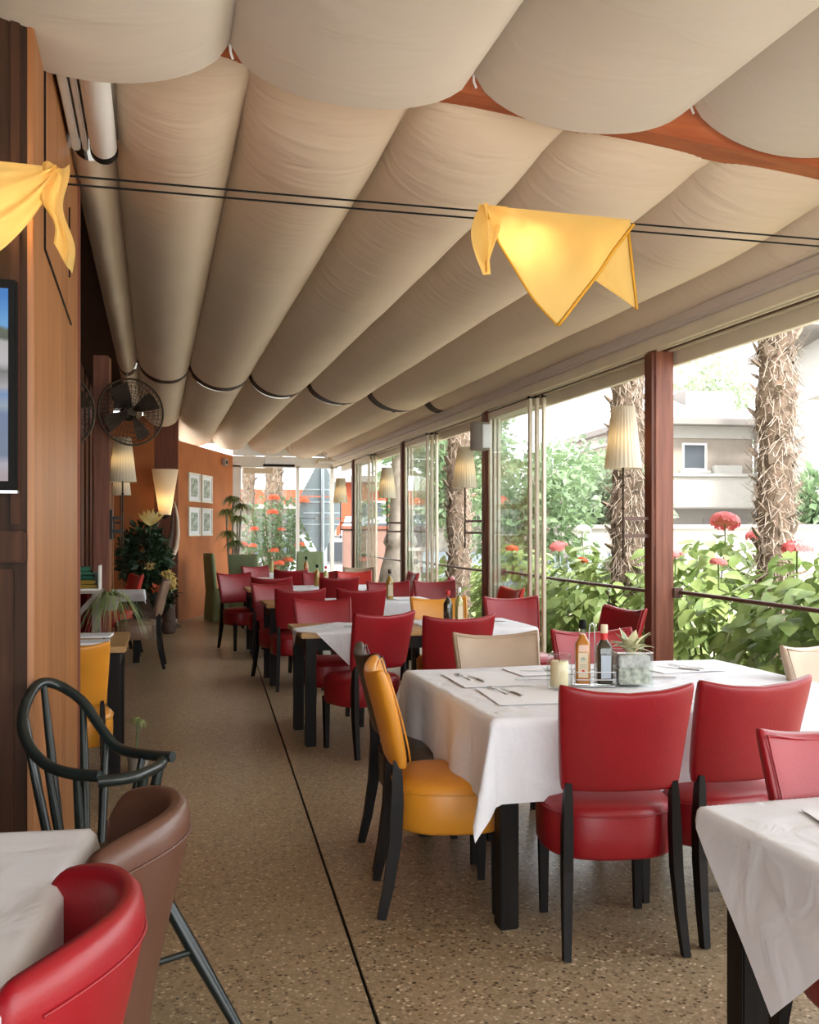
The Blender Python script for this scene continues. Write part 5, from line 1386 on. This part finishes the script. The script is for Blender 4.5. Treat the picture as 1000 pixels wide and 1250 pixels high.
tree(13.65, 18.4, 3.1, 0.8, 'small green tree before the white house at the right edge', 'tree_leaf', 1600, 38, 0.25)

# ---- house with the small window
def window_part(parent, lo, hi, n_axis, fr='white_paint', t=0.06):
    """framed window on a wall facing -Y: lo,hi = (x,z)"""
    m = MB(); y = n_axis
    for a, b in (((lo[0], lo[1]), (hi[0], lo[1] + t)), ((lo[0], hi[1] - t), (hi[0], hi[1])), ((lo[0], lo[1] + t), (lo[0] + t, hi[1] - t)), ((hi[0] - t, lo[1] + t), (hi[0], hi[1] - t))):
        m.box((a[0], y - 0.06, a[1]), (b[0], y, b[1]))
    w = m.build('window', fr, parent); MB().box((lo[0] + t, y - 0.03, lo[1] + t), (hi[0] - t, y - 0.02, hi[1] - t)).build('pane', 'dark_window', w)
    MB().box((lo[0] - 0.1, y - 0.16, lo[1] - 0.08), (hi[0] + 0.1, y, lo[1])).build('sill', 'house_white', w)
h = thing('villa', 'pale villa with low hipped roof and one small window behind the garden', 'building', (15.7, 27.5, -0.3), R(-6))
MB().box((-1.2, 0, 2.9), (2.5, 6, 4.9)).build('upper_wall', 'house_beige', h)
MB().box((-1.2, -0.5, 0), (2.6, 6, 2.4)).build('lower_wall', 'house_grey', h)
MB().box((-1.3, -1.3, 2.4), (2.9, 6, 3.35), 0.03).build('balcony_parapet', 'house_white', h)
MB().box((-1.35, -1.4, 3.33), (3.0, 6, 3.43), 0.02).build('coping', 'house_white', h)
MB().box((-1.25, -0.06, 4.6), (2.6, 6, 4.98)).build('fascia_band', 'house_white', h)
MB().loft([[(-1.5, -0.6, 4.98), (2.9, -0.6, 4.98), (2.9, 6.6, 4.98), (-1.5, 6.6, 4.98)], [(-1.5, -0.6, 5.16), (2.9, -0.6, 5.16), (2.9, 6.6, 5.16), (-1.5, 6.6, 5.16)], [(0.4, 2.6, 6.2), (1.0, 2.6, 6.2), (1.0, 3.4, 6.2), (0.4, 3.4, 6.2)]]).build('roof', 'roof_slab', h)
MB().box((0.9, 1.4, 5.3), (2.6, 2.8, 6.3)).build('chimney_block', 'house_grey', h)
window_part(h, (0.15, 3.6), (0.95, 4.45), 0.0)
MB().box((1.1, -0.30, 3.43), (2.0, -0.08, 3.75)).build('flower_box', 'house_white', h)
MB().sweep([(2.55, -0.1, 4.98), (2.55, -0.1, 3.4)], 0.06, 8).build('downpipe', 'house_grey', h)
MB().box((0.6, -0.52, 0.1), (2.4, -0.48, 2.1)).build('garage_door', 'roof_slab', h)
h = thing('white_house', 'bright white house with balconies at the right edge of the view', 'building', (18.6, 20.3, -0.3), R(-20))
MB().box((-2.6, 0, 0), (8, 4, 6.6)).build('wall', 'house_white', h)
MB().box((-3.0, -1.2, 5.0), (8, 0, 5.2)).build('balcony_slab', 'house_white', h)
MB().box((-3.0, -1.2, 5.2), (8, -1.05, 6.1)).build('balcony_wall', 'house_white', h)
MB().box((-3.0, -1.2, 2.2), (8, 0, 2.45)).build('balcony_slab', 'house_white', h)
MB().box((-3.0, -1.2, 2.45), (8, -1.05, 3.3)).build('balcony_wall', 'house_white', h)
MB().loft([[(-3.4, -1.4, 6.6), (8.4, -1.4, 6.6), (8.4, 4.4, 6.6), (-3.4, 4.4, 6.6)], [(-3.4, -1.4, 6.8), (8.4, -1.4, 6.8), (8.4, 4.4, 6.8), (-3.4, 4.4, 6.8)], [(0, 1, 8.0), (5, 1, 8.0), (5, 2, 8.0), (0, 2, 8.0)]]).build('roof', 'roof_slab', h)
for x in (-1.6, 1.6, 4.8):
    window_part(h, (x, 3.4), (x + 1.4, 4.8), 0.0); window_part(h, (x, 0.8), (x + 1.4, 2.0), 0.0)
MB().box((-2.2, -1.26, 2.5), (-1.2, -1.2, 3.2)).build('air_conditioner', 'blue_grey_panel', h)
# ---- garden walls, gate panels
o = thing('garden_wall', 'long pale garden wall beyond the second bay', 'wall', (9.5, 19.0, -0.3), R(-35))
MB().box((-4.5, 0, 0), (4.5, 0.2, 1.75)).build('wall_body', 'house_white', o); MB().box((-4.6, -0.06, 1.75), (4.6, 0.26, 1.85), 0.02).build('coping', 'house_white', o)
for k in range(5): MB().box((-4.4 + k * 1.1, -0.10, 0.0), (-3.4 + k * 1.1, -0.04, 1.25), 0.01).build('panel', 'blue_grey_panel', o)
o = thing('terracotta_wall', 'low pinkish wall outside the far corner', 'wall', (4.6, 21.5, -0.3), 0)
MB().box((-0.55, 0, 0), (2.8, 0.2, 1.75)).build('wall_body', 'pink_render', o); MB().box((-0.6, -0.04, 1.75), (2.85, 0.24, 1.83), 0.01).build('coping', 'post_wood', o)
# ---- road sign seen from behind
s = thing('road_sign', 'grey backs of two triangular road signs on one pole outside the end window', 'sign', (3.22, 19.6, -0.3))
def plate(pts, y): return MB().loft([[(x, y, z) for x, z in pts], [(x, y + 0.012, z) for x, z in pts]])
plate([(-0.42, 2.42), (0.42, 2.42), (0.05, 3.12), (-0.05, 3.12)], 0).build('sign_plate', 'sign_back', s)
plate([(-0.42, 1.98), (0.42, 1.98), (0.42, 2.40), (-0.42, 2.40)], 0).build('sign_plate', 'sign_back', s)
plate([(-0.42, 1.96), (0.42, 1.96), (0.05, 1.26), (-0.05, 1.26)], 0).build('sign_plate', 'sign_back', s)
MB().sweep([(0.03, -0.05, 0), (0.03, -0.05, 3.15)], 0.035, 12).build('pole', 'galvanised', s, 60)
for z in (2.08, 2.30, 2.55, 1.85): MB().box((-0.36, -0.02, z - 0.015), (0.38, 0.0, z + 0.015)).build('stiffener', 'galvanised', s)
# ---- orange building across the road
h = thing('orange_building', 'long low building with an orange fascia across the road', 'building', (7.0, 38.0, -0.3), 0)
MB().box((-12, 0, 0), (14, 8, 2.75)).build('wall', 'house_grey', h); MB().box((-12.3, -0.6, 2.75), (14.3, 8, 3.3)).build('fascia', 'orange_render', h)
MB().box((-12.2, -0.5, 2.58), (14.2, 0, 2.75)).build('band', 'house_white', h)
for k in range(9): window_part(h, (-11 + k * 2.7, 1.0), (-9 + k * 2.7, 2.4), 0.0, 'house_white')
h = thing('orange_house', 'orange-red house wall seen in the fourth bay', 'building', (6.9, 31.5, -0.3), R(-12))
MB().box((-1.2, 0, 0), (3, 4.5, 3.3)).build('wall', 'orange_render', h); MB().box((-1.5, -0.4, 3.3), (3.3, 4.7, 3.5)).build('roof', 'roof_slab', h)
window_part(h, (-0.6, 1.6), (0.4, 2.7), 0.0); window_part(h, (1.3, 1.6), (2.3, 2.7), 0.0)
# ---- vehicles
def van(x, y, rz, label, hgt=1.0):
    r = thing('parked_van', label, 'vehicle', (x, y, -0.31), rz, 'white vehicles parked across the road')
    side = [(-2.2, 0.35), (2.2, 0.35), (2.25, 0.9), (1.9, 1.05 * hgt), (1.25, 1.75 * hgt), (-2.0, 1.80 * hgt), (-2.25, 1.2 * hgt)]
    MB().loft([[(a, -0.85, b) for a, b in side], [(a, -0.9, b) for a, b in side], [(a, 0.9, b) for a, b in side], [(a, 0.85, b) for a, b in side]]).build('body', 'vehicle_white', r)
    for x0, x1 in ((-1.9, -0.7), (-0.6, 0.4), (0.5, 1.35)):
        MB().loft([[(x0, s, 1.10 * hgt), (x1, s, 1.10 * hgt), (x1 - (0.25 if x1 > 1 else 0), s, 1.62 * hgt), (x0, s, 1.62 * hgt)] for s in (-0.91, -0.89)]).build('window', 'dark_window', r)
    for wx in (-1.4, 1.4):
        for s in (-1, 1):
            MB().lathe([(0.12, 0), (0.33, 0), (0.35, 0.03), (0.35, 0.17), (0.33, 0.2), (0.12, 0.2)], 20).build('wheel', 'tyre', r, 50, (wx, s * 0.82 - 0.1 , 0.35), (R(-90), 0, 0))
    MB().box((2.2, -0.8, 0.4), (2.3, 0.8, 0.6), 0.02).build('bumper', 'house_grey', r)
van(2.6, 27.2, R(8), 'white car parked across the road behind the orange-red blossoms', 0.95)
van(7.6, 28.4, R(4), 'white van parked behind the road sign', 1.2)
van(5.9, 24.3, R(0), 'white car seen past the fourth window post', 0.9)
